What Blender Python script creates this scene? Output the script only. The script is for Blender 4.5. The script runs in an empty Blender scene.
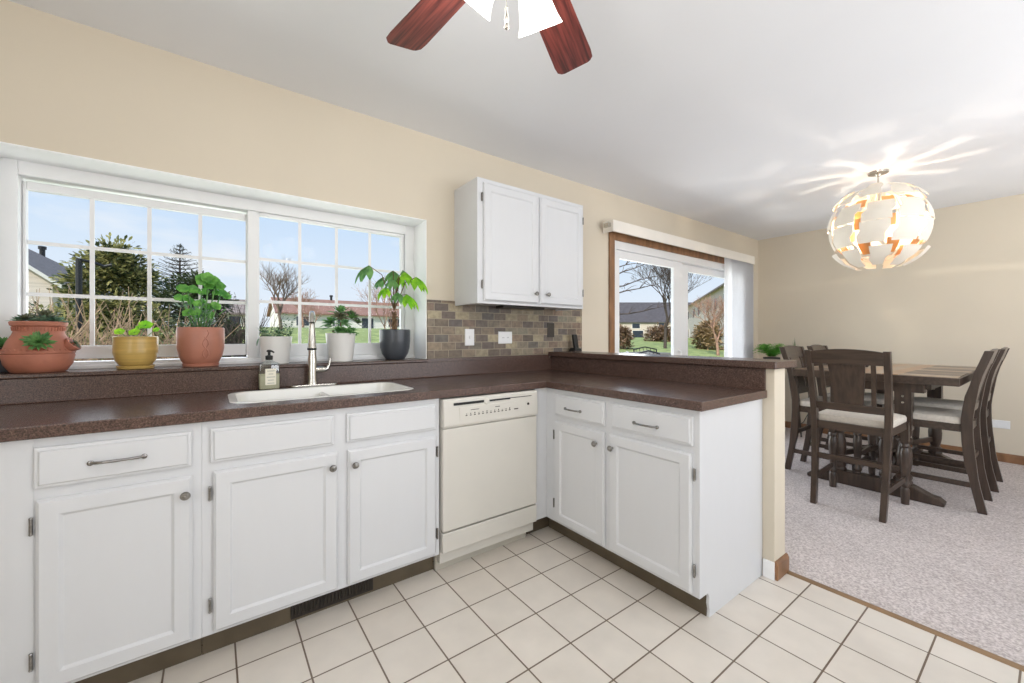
import bpy, bmesh, math, random
from mathutils import Vector, Matrix
PI = math.pi
sc = bpy.context.scene
col = sc.collection
# ------------------------------------------------------------------ camera
F_PX, YAW, HORIZ, EYE, DIST = 403.69, 36.46, 336.42, 1.1768, 2.4194
cam_d = bpy.data.cameras.new('camera')
cam = bpy.data.objects.new('camera', cam_d); col.objects.link(cam)
cam_d.sensor_width = 36.0
cam_d.lens = F_PX / 1024 * 36.0
cam_d.shift_y = (HORIZ - 341.5) / 1024
cam_d.clip_start = 0.02; cam_d.clip_end = 600
cam.location = (0, -DIST, EYE)
cam.rotation_euler = (PI / 2, 0, -math.radians(YAW))
sc.camera = cam
# ------------------------------------------------------------------ exposure
sc.view_settings.view_transform = 'Standard'
sc.view_settings.look = 'None'
sc.view_settings.exposure = 0.0
sc.view_settings.gamma = 1.0
sc.view_settings.use_curve_mapping = False
# ------------------------------------------------------------------ sky
world = bpy.data.worlds.new('sky'); sc.world = world; world.use_nodes = True
wn, wl = world.node_tree.nodes, world.node_tree.links
for n in list(wn): wn.remove(n)
w_out = wn.new('ShaderNodeOutputWorld'); w_bg = wn.new('ShaderNodeBackground')
w_tc = wn.new('ShaderNodeTexCoord'); w_sep = wn.new('ShaderNodeSeparateXYZ')
w_ramp = wn.new('ShaderNodeValToRGB'); w_no = wn.new('ShaderNodeTexNoise'); w_cr = wn.new('ShaderNodeValToRGB')
w_mix = wn.new('ShaderNodeMixRGB'); w_map = wn.new('ShaderNodeMapping')
w_map.inputs['Scale'].default_value = (1.0, 1.0, 3.2)
wl.new(w_tc.outputs['Generated'], w_sep.inputs[0]); wl.new(w_sep.outputs['Z'], w_ramp.inputs[0])
wl.new(w_tc.outputs['Generated'], w_map.inputs[0]); wl.new(w_map.outputs[0], w_no.inputs['Vector'])
w_no.inputs['Scale'].default_value = 3.2; w_no.inputs['Detail'].default_value = 6
wl.new(w_no.outputs['Fac'], w_cr.inputs[0])
w_cr.color_ramp.elements[0].position = 0.56; w_cr.color_ramp.elements[0].color = (0, 0, 0, 1)
w_cr.color_ramp.elements[1].position = 0.74; w_cr.color_ramp.elements[1].color = (.75, .75, .75, 1)
e = w_ramp.color_ramp.elements
e[0].position = 0.0; e[0].color = (.86, .91, 1.0, 1)
e[1].position = 0.75; e[1].color = (.32, .52, .95, 1)
m1 = e.new(0.16); m1.color = (.72, .84, 1.0, 1)
m2 = e.new(0.34); m2.color = (.52, .72, 1.0, 1)
wl.new(w_cr.outputs[0], w_mix.inputs[0]); wl.new(w_ramp.outputs[0], w_mix.inputs[1])
w_mix.inputs[2].default_value = (.95, .96, 1, 1)
wl.new(w_mix.outputs[0], w_bg.inputs[0]); w_bg.inputs[1].default_value = 1.0
wl.new(w_bg.outputs[0], w_out.inputs[0])
# ------------------------------------------------------------------ sun and large lights
def light(name, kind, loc, power, color=(1, 1, 1), rot=(0, 0, 0), size=None, size_y=None, radius=None):
    d = bpy.data.lights.new(name, kind); d.energy = power; d.color = color
    if kind == 'AREA':
        d.shape = 'RECTANGLE'; d.size = size; d.size_y = size_y or size
    if radius is not None: d.shadow_soft_size = radius
    o = bpy.data.objects.new(name, d); col.objects.link(o); o.location = loc; o.rotation_euler = rot
    return o
sun = light('sun', 'SUN', (-20, -20, 30), 5.0, (1, .96, .88))
sun.rotation_euler = Vector((.68, .32, -.66)).to_track_quat('-Z', 'Y').to_euler(); sun.data.angle = .01
# fill lights added out of view by wall_front and wall_left to brighten the room
light('fill_light_front', 'AREA', (3.0, -4.52, 1.35), 98, (.95, .975, 1), (PI / 2 + .95, 0, 0), 4.2, 1.5)
light('fill_light_left', 'AREA', (-1.52, -2.9, 1.5), 30, (.96, .98, 1), (PI / 2 + .35, 0, -PI / 2), 1.6, 1.2)
# daylight entering by the kitchen window and the sliding door
light('daylight_sliding_door', 'AREA', (4.1, 1.5, 1.05), 110, (.95, .975, 1), (-PI / 2 - .12, 0, 0), 3.0, 2.2)
light('daylight_kitchen_window', 'AREA', (.18, .85, 1.2), 13, (.95, .975, 1), (-PI / 2 - .45, 0, 0), 1.7, .8)
# ------------------------------------------------------------------ materials
def srgb(r, g, b):
    f = lambda c: (c / 255 / 12.92) if c / 255 <= .04045 else ((c / 255 + .055) / 1.055) ** 2.4
    return (f(r), f(g), f(b), 1)
def new_mat(name):
    m = bpy.data.materials.new(name); m.use_nodes = True
    return m, m.node_tree.nodes, m.node_tree.links, m.node_tree.nodes['Principled BSDF']
def mat(name, c, rough=.5, metal=0, var=.05, scale=8, stretch=(1, 1, 1), bump=0, bscale=None, spec=None, trans=0, ior=1.45, alpha=None, emit=None, estr=0, coat=0, c2=None, sub=0, detail=4):
    m, n, l, p = new_mat(name)
    c = srgb(*c); c2_ = srgb(*c2) if c2 else tuple(min(1, max(0, x * (1 - var * 2.2))) for x in c[:3]) + (1,)
    tc = n.new('ShaderNodeTexCoord'); mp = n.new('ShaderNodeMapping'); no = n.new('ShaderNodeTexNoise'); rp = n.new('ShaderNodeValToRGB')
    mp.inputs['Scale'].default_value = stretch; no.inputs['Scale'].default_value = scale; no.inputs['Detail'].default_value = detail
    l.new(tc.outputs['Object'], mp.inputs[0]); l.new(mp.outputs[0], no.inputs['Vector']); l.new(no.outputs['Fac'], rp.inputs[0])
    rp.color_ramp.elements[0].position = .36; rp.color_ramp.elements[0].color = c2_
    rp.color_ramp.elements[1].position = .62; rp.color_ramp.elements[1].color = c
    l.new(rp.outputs[0], p.inputs['Base Color'])
    p.inputs['Roughness'].default_value = rough; p.inputs['Metallic'].default_value = metal
    if spec is not None: p.inputs['Specular IOR Level'].default_value = spec
    if trans: p.inputs['Transmission Weight'].default_value = trans; p.inputs['IOR'].default_value = ior
    if coat: p.inputs['Coat Weight'].default_value = coat; p.inputs['Coat Roughness'].default_value = .15
    if emit: p.inputs['Emission Color'].default_value = srgb(*emit); p.inputs['Emission Strength'].default_value = estr
    if sub: p.inputs['Subsurface Weight'].default_value = sub
    if bump:
        b = n.new('ShaderNodeBump'); nb = n.new('ShaderNodeTexNoise'); nb.inputs['Scale'].default_value = bscale or scale * 4; nb.inputs['Detail'].default_value = 3
        l.new(mp.outputs[0], nb.inputs['Vector']); l.new(nb.outputs['Fac'], b.inputs['Height']); b.inputs['Strength'].default_value = bump; b.inputs['Distance'].default_value = .004
        l.new(b.outputs[0], p.inputs['Normal'])
    return m
def glass_mat(name, tint=(1, 1, 1, 1), refl=.05):
    m = bpy.data.materials.new(name); m.use_nodes = True; n, l = m.node_tree.nodes, m.node_tree.links
    for x in list(n): n.remove(x)
    o = n.new('ShaderNodeOutputMaterial'); t = n.new('ShaderNodeBsdfTransparent'); g = n.new('ShaderNodeBsdfGlossy'); mx = n.new('ShaderNodeMixShader')
    t.inputs[0].default_value = tint; g.inputs['Roughness'].default_value = .02; mx.inputs[0].default_value = refl
    l.new(t.outputs[0], mx.inputs[1]); l.new(g.outputs[0], mx.inputs[2]); l.new(mx.outputs[0], o.inputs[0])
    return m
def brick_mat(name, w, h, mortar, off, colors, mortar_c, plane='XY', shift=(0, 0), rough=.4, vary=(40, .5), bump=.3, offset_freq=2):
    m, n, l, p = new_mat(name)
    g = n.new('ShaderNodeNewGeometry'); s = n.new('ShaderNodeSeparateXYZ'); cb = n.new('ShaderNodeCombineXYZ')
    l.new(g.outputs['Position'], s.inputs[0])
    for i, a in enumerate(plane):
        ad = n.new('ShaderNodeMath'); ad.operation = 'SUBTRACT'; ad.inputs[1].default_value = shift[i]
        l.new(s.outputs[a], ad.inputs[0]); l.new(ad.outputs[0], cb.inputs[i])
    b = n.new('ShaderNodeTexBrick'); l.new(cb.outputs[0], b.inputs['Vector'])
    b.offset = off; b.offset_frequency = offset_freq; b.squash = 1
    b.inputs['Scale'].default_value = 1; b.inputs['Brick Width'].default_value = w; b.inputs['Row Height'].default_value = h
    b.inputs['Mortar Size'].default_value = mortar; b.inputs['Mortar Smooth'].default_value = .15; b.inputs['Bias'].default_value = 0
    b.inputs['Color1'].default_value = (0, 0, 0, 1); b.inputs['Color2'].default_value = (1, 1, 1, 1); b.inputs['Mortar'].default_value = (.5, .5, .5, 1)
    rp = n.new('ShaderNodeValToRGB'); rp.color_ramp.interpolation = 'LINEAR'
    els = rp.color_ramp.elements
    els[0].position = 0; els[0].color = srgb(*colors[0]); els[1].position = 1; els[1].color = srgb(*colors[-1])
    for i, c in enumerate(colors[1:-1]): x = els.new((i + 1) / (len(colors) - 1)); x.color = srgb(*c)
    l.new(b.outputs['Color'], rp.inputs[0])
    no = n.new('ShaderNodeTexNoise'); no.inputs['Scale'].default_value = vary[0]; no.inputs['Detail'].default_value = 5; l.new(cb.outputs[0], no.inputs['Vector'])
    mr = n.new('ShaderNodeMapRange'); mr.inputs[1].default_value = .3; mr.inputs[2].default_value = .7; mr.inputs[3].default_value = 1 - vary[1]; mr.inputs[4].default_value = 1 + vary[1] * .4
    l.new(no.outputs['Fac'], mr.inputs[0])
    mu = n.new('ShaderNodeVectorMath'); mu.operation = 'SCALE'; l.new(rp.outputs[0], mu.inputs[0]); l.new(mr.outputs[0], mu.inputs['Scale'])
    mx = n.new('ShaderNodeMixRGB'); l.new(b.outputs['Fac'], mx.inputs[0]); l.new(mu.outputs[0], mx.inputs[1]); mx.inputs[2].default_value = srgb(*mortar_c)
    l.new(mx.outputs[0], p.inputs['Base Color']); p.inputs['Roughness'].default_value = rough
    inv = n.new('ShaderNodeMath'); inv.operation = 'SUBTRACT'; inv.inputs[0].default_value = 1; l.new(b.outputs['Fac'], inv.inputs[1])
    bp_ = n.new('ShaderNodeBump'); bp_.inputs['Strength'].default_value = bump; bp_.inputs['Distance'].default_value = .003
    l.new(inv.outputs[0], bp_.inputs['Height']); l.new(bp_.outputs[0], p.inputs['Normal'])
    return m
M = {}
M['wall'] = mat('beige_wall_paint', (218, 207, 188), .75, var=.008, scale=2)
M['ceiling'] = mat('white_ceiling_paint', (239, 240, 243), .85, var=.006, scale=2)
M['cab'] = mat('white_cabinet_paint', (217, 218, 220), .34, var=.004, scale=5, stretch=(4, 4, 1))
M['white'] = mat('white_vinyl', (240, 240, 240), .38, var=.01)
M['trimwhite'] = mat('white_trim_paint', (250, 250, 250), .45, var=.01)
M['dish'] = mat('bisque_enamel', (216, 212, 203), .3, var=.008)
M['dishtoe'] = mat('bisque_kick_metal', (196, 191, 178), .45, var=.02)
M['black'] = mat('black_plastic', (22, 22, 22), .4, var=.05)
M['chrome'] = mat('brushed_nickel', (200, 197, 190), .24, 1, var=.03, scale=60)
M['steel'] = mat('satin_steel', (150, 148, 146), .22, 1, var=.03, scale=60)
M['darkchrome'] = mat('aged_pewter', (156, 153, 148), .3, 1, var=.15, scale=80)
M['toe'] = mat('brown_vinyl_cove_base', (98, 86, 68), .55, var=.08, scale=12)
M['bakelite'] = mat('brown_switch_plate', (48, 40, 30), .35, var=.1)
M['stain'] = mat('honey_stained_oak', (152, 110, 76), .4, var=.16, scale=18, stretch=(1, 1, .25))
M['porcelain'] = mat('white_sink_enamel', (238, 236, 230), .15, var=.01)
M['wood'] = mat('dark_walnut_wood', (74, 59, 49), .36, var=.2, scale=9, stretch=(5, 5, .6), coat=.2)
M['woodh'] = mat('dark_walnut_wood_lengthwise', (74, 59, 49), .36, var=.2, scale=9, stretch=(.6, 5, 5), coat=.2)
M['fabric'] = mat('oatmeal_seat_fabric', (214, 206, 194), .85, var=.05, scale=60, bump=.2, bscale=500)
M['terra'] = mat('terracotta', (188, 120, 96), .62, var=.1, scale=14, bump=.15)
M['terra_glazed'] = mat('smooth_terracotta', (186, 124, 102), .42, var=.06, scale=9)
M['yellow'] = mat('ochre_glaze', (206, 172, 98), .32, var=.08, scale=12, stretch=(.4, .4, 8))
M['potwhite'] = mat('white_ceramic', (232, 230, 226), .35, var=.01)
M['charcoal'] = mat('charcoal_ceramic', (72, 76, 82), .3, var=.06)
M['soil'] = mat('potting_soil', (60, 44, 34), .9, var=.3, scale=60, bump=.6)
M['stem'] = mat('brown_plant_stem', (120, 92, 66), .7, var=.15, scale=30)
def leaf_mat(name, c, c2, tr=.35):
    m = mat(name, c, .42, c2=c2, scale=22)
    n, l = m.node_tree.nodes, m.node_tree.links
    p = n['Principled BSDF']; t = n.new('ShaderNodeBsdfTranslucent'); mx = n.new('ShaderNodeMixShader'); mx.inputs[0].default_value = tr
    rp = [x for x in n if x.type == 'VALTORGB'][0]
    l.new(rp.outputs[0], t.inputs[0]); l.new(p.outputs[0], mx.inputs[1]); l.new(t.outputs[0], mx.inputs[2])
    l.new(mx.outputs[0], n['Material Output'].inputs[0])
    return m
M['leaf'] = leaf_mat('mid_green_leaf', (128, 176, 104), (84, 134, 78))
M['leaf_bright'] = leaf_mat('lime_green_leaf', (170, 226, 60), (118, 190, 44), .5)
M['leaf_round'] = leaf_mat('fresh_green_leaf', (126, 186, 84), (82, 146, 68), .4)
M['leaf_pale'] = leaf_mat('grey_green_leaf', (150, 178, 150), (96, 132, 104))
M['leaf_dark'] = leaf_mat('dark_green_leaf', (92, 132, 80), (56, 94, 56), .2)
M['leaf_tip'] = leaf_mat('purple_green_leaf', (124, 118, 96), (78, 104, 66), .2)
M['fern'] = leaf_mat('fern_green_leaf', (134, 204, 88), (88, 160, 58), .4)
M['evergreen'] = leaf_mat('evergreen_needles', (196, 188, 124), (124, 124, 80), .3)
M['evergreen_dark'] = leaf_mat('dark_evergreen_needles', (92, 102, 64), (46, 60, 38), .15)
M['spruce'] = leaf_mat('grey_spruce_needles', (150, 156, 152), (100, 108, 102), .1)
M['straw'] = leaf_mat('straw_shrub_leaves', (176, 150, 112), (120, 98, 68), .1)
M['hedge'] = leaf_mat('brown_hedge_leaves', (146, 114, 90), (94, 80, 58), .1)
M['bark'] = mat('grey_brown_bark', (128, 108, 94), .85, var=.2, scale=8)
M['bark_pale'] = mat('pale_tan_twigs', (196, 164, 136), .85, var=.2, scale=8)
M['bark_dark'] = mat('dark_bark', (84, 72, 66), .85, var=.2, scale=8)
M['bark_red'] = mat('reddish_tan_twigs', (176, 138, 118), .85, var=.2, scale=8)
M['grass'] = mat('lawn_grass', (158, 168, 104), .9, c2=(112, 128, 70), scale=2.2, detail=8)
M['patio'] = mat('patio_concrete', (128, 124, 118), .85, var=.06, scale=5)
M['roof_grey'] = mat('grey_roof_shingles', (150, 136, 130), .9, var=.15, scale=2.5, stretch=(1, 1, 8))
M['roof_dark'] = mat('dark_roof_shingles', (86, 82, 86), .9, var=.12, scale=2.5)
M['roof_red'] = mat('reddish_roof_shingles', (152, 116, 102), .9, var=.12, scale=2.5)
M['siding'] = mat('pale_siding', (228, 212, 202), .75, var=.07, scale=1.2, stretch=(.2, .2, 14))
M['siding_tan'] = mat('tan_siding', (204, 190, 176), .75, var=.09, scale=1.2, stretch=(.2, .2, 14))
M['siding_white'] = mat('white_siding', (236, 230, 224), .75, var=.05, scale=1.2, stretch=(.2, .2, 14))
M['brick'] = mat('rosy_brick', (190, 150, 132), .85, var=.15, scale=7, stretch=(1, 1, 3))
M['house_window'] = mat('dark_house_glass', (58, 64, 74), .12, var=.1)
M['blackmetal'] = mat('black_painted_metal', (30, 30, 32), .45, var=.1)
M['blind'] = mat('white_blind_vane', (238, 238, 240), .5, var=.012)
M['valance'] = mat('cream_valance', (240, 234, 224), .5, var=.01)
M['stonepot'] = mat('dark_planter_plastic', (52, 54, 56), .5, var=.1)
M['liquid'] = mat('amber_liquid_soap', (230, 220, 184), .25, trans=.25, ior=1.33)
M['label'] = mat('cream_paper_label', (240, 234, 216), .6, var=.02)
M['labelink'] = mat('faint_label_ink', (170, 170, 160), .6)
M['shade'] = mat('frosted_glass_shade', (250, 250, 248), .4, emit=(255, 252, 246), estr=1.6)
M['bulb'] = mat('glowing_bulb', (255, 245, 225), .4, emit=(255, 226, 170), estr=9)
M['petal'] = mat('white_lamp_petal', (236, 228, 214), .6, var=.01)
M['copper'] = mat('copper_petal_lining', (240, 176, 116), .3, .8, var=.05)
M['register'] = mat('dark_metal_register', (44, 38, 32), .5)
M['glass'] = glass_mat('window_glass', (.985, .99, .985, 1), .0015)
M['bottle_glass'] = glass_mat('clear_bottle_plastic', (.86, .9, .9, 1), .12)
M['fan_metal'] = mat('fan_nickel', (190, 186, 180), .3, 1)
M['cord'] = mat('black_cord', (26, 26, 26), .5)
M['strip'] = mat('brass_brown_strip', (150, 122, 92), .4, .3, var=.1)

m, n, l, p = new_mat('dark_speckled_laminate'); M['laminate'] = m
tc = n.new('ShaderNodeTexCoord'); v1 = n.new('ShaderNodeTexNoise'); v1.inputs['Scale'].default_value = 260; v1.inputs['Detail'].default_value = 3
rp = n.new('ShaderNodeValToRGB'); l.new(tc.outputs['Object'], v1.inputs['Vector']); l.new(v1.outputs['Fac'], rp.inputs[0]); l.new(rp.outputs[0], p.inputs['Base Color'])
ee = rp.color_ramp.elements; ee[0].position = .36; ee[0].color = srgb(54, 43, 37); ee[1].position = .52; ee[1].color = srgb(92, 69, 61)
x = ee.new(.64); x.color = srgb(102, 80, 71); x = ee.new(.72); x.color = srgb(136, 116, 102)
p.inputs['Roughness'].default_value = .27; p.inputs['Specular IOR Level'].default_value = .6

m, n, l, p = new_mat('pale_loop_carpet'); M['carpet'] = m
g = n.new('ShaderNodeNewGeometry'); a = n.new('ShaderNodeTexNoise'); a.inputs['Scale'].default_value = 110; a.inputs['Detail'].default_value = 5
b = n.new('ShaderNodeTexNoise'); b.inputs['Scale'].default_value = 2.2; b.inputs['Detail'].default_value = 2
l.new(g.outputs['Position'], a.inputs['Vector']); l.new(g.outputs['Position'], b.inputs['Vector'])
rp = n.new('ShaderNodeValToRGB'); l.new(a.outputs['Fac'], rp.inputs[0]); ee = rp.color_ramp.elements
ee[0].position = .35; ee[0].color = srgb(186, 174, 170); ee[1].position = .65; ee[1].color = srgb(236, 226, 222)
mx = n.new('ShaderNodeMixRGB'); mx.blend_type = 'MULTIPLY'; mx.inputs[0].default_value = .25; l.new(rp.outputs[0], mx.inputs[1]); l.new(b.outputs['Fac'], mx.inputs[2])
l.new(mx.outputs[0], p.inputs['Base Color']); p.inputs['Roughness'].default_value = .95
bb = n.new('ShaderNodeBump'); bb.inputs['Strength'].default_value = .7; bb.inputs['Distance'].default_value = .01; l.new(a.outputs['Fac'], bb.inputs['Height']); l.new(bb.outputs[0], p.inputs['Normal'])

M['tile'] = brick_mat('cream_ceramic_floor_tile', .2072, .2067, .0032, 0, [(217, 208, 196), (226, 218, 207), (220, 212, 201)], (112, 96, 80), 'XY', (.896 - .0016, -.685 - .0016), .38, (7, .07), .25)
M['stone'] = brick_mat('tumbled_slate_mosaic', .104, .0515, .0022, .5, [(82, 72, 66), (156, 138, 114), (104, 92, 84), (176, 162, 132), (96, 90, 86), (146, 122, 102), (134, 130, 112)], (164, 152, 132), 'XZ', (1.10, 1.035), .5, (30, .35), .5)

m, n, l, p = new_mat('rosewood_blade'); M['rosewood'] = m
tc = n.new('ShaderNodeTexCoord'); mp = n.new('ShaderNodeMapping'); mp.inputs['Scale'].default_value = (1.2, 26, 4); no = n.new('ShaderNodeTexNoise'); no.inputs['Scale'].default_value = 3.4; no.inputs['Detail'].default_value = 6
rp = n.new('ShaderNodeValToRGB'); l.new(tc.outputs['Object'], mp.inputs[0]); l.new(mp.outputs[0], no.inputs['Vector']); l.new(no.outputs['Fac'], rp.inputs[0]); l.new(rp.outputs[0], p.inputs['Base Color'])
ee = rp.color_ramp.elements; ee[0].position = .38; ee[0].color = srgb(70, 30, 28); ee[1].position = .62; ee[1].color = srgb(124, 60, 52)
p.inputs['Roughness'].default_value = .38
m, n, l, p = new_mat('inlaid_table_planks'); M['tabletop'] = m
tc = n.new('ShaderNodeTexCoord'); sp = n.new('ShaderNodeSeparateXYZ'); l.new(tc.outputs['Object'], sp.inputs[0])
br = n.new('ShaderNodeTexBrick'); br.offset = 0; br.inputs['Scale'].default_value = 1; br.inputs['Brick Width'].default_value = .3; br.inputs['Row Height'].default_value = .135; br.inputs['Mortar Size'].default_value = .0015
br.inputs['Color1'].default_value = srgb(98, 80, 68); br.inputs['Color2'].default_value = srgb(188, 164, 142); br.inputs['Mortar'].default_value = srgb(60, 46, 38)
mp = n.new('ShaderNodeMapping'); mp.inputs['Rotation'].default_value = (0, 0, PI / 2); l.new(tc.outputs['Object'], mp.inputs[0]); l.new(mp.outputs[0], br.inputs['Vector'])
no = n.new('ShaderNodeTexNoise'); no.inputs['Scale'].default_value = 12; l.new(tc.outputs['Object'], no.inputs['Vector'])
mx = n.new('ShaderNodeMixRGB'); mx.blend_type = 'MULTIPLY'; mx.inputs[0].default_value = .5; l.new(br.outputs['Color'], mx.inputs[1]); l.new(no.outputs['Color'], mx.inputs[2])
l.new(br.outputs['Color'], p.inputs['Base Color']); p.inputs['Roughness'].default_value = .33
# ------------------------------------------------------------------ mesh helpers
class MB:
    def __init__(s): s.bm = bmesh.new(); s.mi = 0
    def face(s, pts):
        vs = [s.bm.verts.new(p) for p in pts]
        try: f = s.bm.faces.new(vs); f.material_index = s.mi; return f
        except ValueError: return None
    def box(s, x0, x1, y0, y1, z0, z1):
        x0, x1 = sorted((x0, x1)); y0, y1 = sorted((y0, y1)); z0, z1 = sorted((z0, z1))
        v = [s.bm.verts.new((x, y, z)) for z in (z0, z1) for y in (y0, y1) for x in (x0, x1)]
        for q in ((0, 2, 3, 1), (4, 5, 7, 6), (0, 1, 5, 4), (2, 6, 7, 3), (0, 4, 6, 2), (1, 3, 7, 5)):
            f = s.bm.faces.new([v[i] for i in q]); f.material_index = s.mi
        return s
    def rings(s, rings, cap0=True, cap1=True, closed=True):
        R = [[s.bm.verts.new(p) for p in r] for r in rings]
        n = len(R[0])
        for a, b in zip(R, R[1:]):
            for i in range(n if closed else n - 1):
                j = (i + 1) % n
                try: f = s.bm.faces.new((a[i], a[j], b[j], b[i])); f.material_index = s.mi
                except ValueError: pass
        if cap0 and n > 2:
            f = s.bm.faces.new(list(reversed(R[0]))); f.material_index = s.mi
        if cap1 and n > 2:
            f = s.bm.faces.new(R[-1]); f.material_index = s.mi
        return s
    def lathe(s, prof, c=(0, 0, 0), seg=24, axis='z', cap0=True, cap1=True):
        rs = []
        for r, z in prof:
            ring = []
            for i in range(seg):
                a = 2 * PI * i / seg; u, w = r * math.cos(a), r * math.sin(a)
                if axis == 'z': q = (c[0] + u, c[1] + w, c[2] + z)
                elif axis == 'y': q = (c[0] + u, c[1] + z, c[2] - w)
                else: q = (c[0] + z, c[1] + u, c[2] + w)
                ring.append(q)
            rs.append(ring)
        return s.rings(rs, cap0, cap1)
    def tube(s, pts, rad, seg=8, flat=None):
        pts = [Vector(p) for p in pts]
        if not hasattr(rad, '__len__'): rad = [rad] * len(pts)
        up = Vector((0, 0, 1)); rs = []; prev = None
        for i, p in enumerate(pts):
            d = (pts[min(i + 1, len(pts) - 1)] - pts[max(i - 1, 0)]).normalized()
            if prev is None:
                a = d.cross(up)
                if a.length < .05: a = d.cross(Vector((0, 1, 0)))
                a.normalize()
            else:
                a = prev - d * prev.dot(d); a.normalize()
            prev = a; b = d.cross(a)
            ring = []
            for k in range(seg):
                t = 2 * PI * k / seg + (PI / 4 if seg == 4 else 0)
                ring.append(p + (a * math.cos(t) + b * math.sin(t) * (flat or 1)) * rad[i])
            rs.append(ring)
        return s.rings(rs)
    def beam(s, pts, w, d):
        """rectangular section swept along pts in a YZ-ish plane: w along X, d across the run"""
        rs = []; pts = [Vector(p) for p in pts]
        for i, p in enumerate(pts):
            t = (pts[min(i + 1, len(pts) - 1)] - pts[max(i - 1, 0)]).normalized()
            n_ = Vector((1, 0, 0)).cross(t).normalized()
            dd = d[i] if hasattr(d, '__len__') else d
            rs.append([p + Vector((sx * w / 2, 0, 0)) + n_ * sy * dd / 2 for sx, sy in ((-1, -1), (1, -1), (1, 1), (-1, 1))])
        return s.rings(rs)
    def prism(s, poly, axis, a, b):
        def q(u, w, t): return {'x': (t, u, w), 'y': (u, t, w), 'z': (u, w, t)}[axis]
        return s.rings([[q(u, w, a) for u, w in poly], [q(u, w, b) for u, w in poly]])
    def panel(s, u0, u1, w0, w1, steps, fn):
        """concentric rectangular rings: steps = [(inset, depth)], fn(u, w, d) -> point"""
        return s.rings([[fn(u0 + i, w0 + i, d), fn(u1 - i, w0 + i, d), fn(u1 - i, w1 - i, d), fn(u0 + i, w1 - i, d)] for i, d in
                        [(z if hasattr(z, '__len__') else (0, z)) for z in steps]])
    def ball(s, c, r, seg=12, sz=1):
        pr = [(max(1e-4, r * math.sin(PI * i / (seg // 2))), -r * sz * math.cos(PI * i / (seg // 2))) for i in range(seg // 2 + 1)]
        return s.lathe(pr, c, seg)
    def leaf(s, base, d, n, L, W, bend=.2, fold=.15, pts=(0, .45, 1, .8, 0)):
        base, d, n = Vector(base), Vector(d).normalized(), Vector(n)
        side = d.cross(n)
        if side.length < .01: side = d.cross(Vector((1, .3, 0)))
        side.normalize(); n = side.cross(d).normalized()
        k = len(pts) - 1; rows = []
        for i, w in enumerate(pts):
            t = i / k; c = base + d * (L * t) - n * (bend * L * t * t)
            w_ = max(w, .02) * W / 2
            rows.append((s.bm.verts.new(c + side * w_ + n * fold * w_), s.bm.verts.new(c), s.bm.verts.new(c - side * w_ + n * fold * w_)))
        for a, b in zip(rows, rows[1:]):
            for i in (0, 1):
                f = s.bm.faces.new((a[i], a[i + 1], b[i + 1], b[i])); f.material_index = s.mi
    def build(s, name, material, parent=None, smooth=False, bevel=0, solid=0, recalc=True, auto=None):
        if recalc: bmesh.ops.recalc_face_normals(s.bm, faces=s.bm.faces)
        me = bpy.data.meshes.new(name)
        off = Vector((0, 0, 0)); q = parent
        while q: off += Vector(q.location); q = q.parent
        if parent is None and auto:
            vs = [v.co for v in s.bm.verts]
            mn = Vector([min(v[i] for v in vs) for i in range(3)]); mxx = Vector([max(v[i] for v in vs) for i in range(3)])
            off = Vector(((mn.x + mxx.x) / 2, (mn.y + mxx.y) / 2, mn.z))
        bmesh.ops.translate(s.bm, verts=s.bm.verts, vec=-off)
        s.bm.to_mesh(me); s.bm.free()
        for mt in (material if isinstance(material, (list, tuple)) else [material]): me.materials.append(M[mt] if isinstance(mt, str) else mt)
        if smooth:
            for f in me.polygons: f.use_smooth = True
            me.set_sharp_from_angle(angle=math.radians(40))
        o = bpy.data.objects.new(name, me); col.objects.link(o)
        if parent is None and auto: o.location = off
        if parent: o.parent = parent
        if solid: md = o.modifiers.new('thickness', 'SOLIDIFY'); md.thickness = solid; md.offset = 0
        if bevel:
            md = o.modifiers.new('edge', 'BEVEL'); md.width = bevel; md.segments = 2; md.limit_method = 'ANGLE'; md.angle_limit = math.radians(40)
        return o
def box(name, mt, parent, *b, bevel=0, auto=None):
    return MB().box(*b).build(name, mt, parent, bevel=bevel, auto=auto)
def tag(o, label=None, cat=None, group=None, kind=None):
    if label: o['label'] = label
    if cat: o['category'] = cat
    if group: o['group'] = group
    if kind: o['kind'] = kind
    return o
def thing(name, label, cat, loc=(0, 0, 0), rz=0, group=None):
    o = bpy.data.objects.new(name, None); col.objects.link(o); o.location = loc; o.rotation_euler = (0, 0, rz)
    o.empty_display_size = .05
    return tag(o, label, cat, group)
def solo(mb, name, mt, label, cat, group=None, **k):
    return tag(mb.build(name, mt, None, auto=True, **k), label, cat, group)
def struct(name, mb, mt, **k):
    return tag(mb.build(name, mt, None, **k), kind='structure')
def dup(root, loc, rz, label, group=None):
    def cp(o, par):
        c = o.copy(); col.objects.link(c)
        if par: c.parent = par
        for ch in [x for x in kids.get(o.name, [])]: cp(ch, c)
        return c
    kids = {}
    for x in list(col.objects):
        if x.parent: kids.setdefault(x.parent.name, []).append(x)
    r = cp(root, None); r.location = loc; r.rotation_euler = (0, 0, rz); r['label'] = label
    if group: r['group'] = group
    return r
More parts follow.
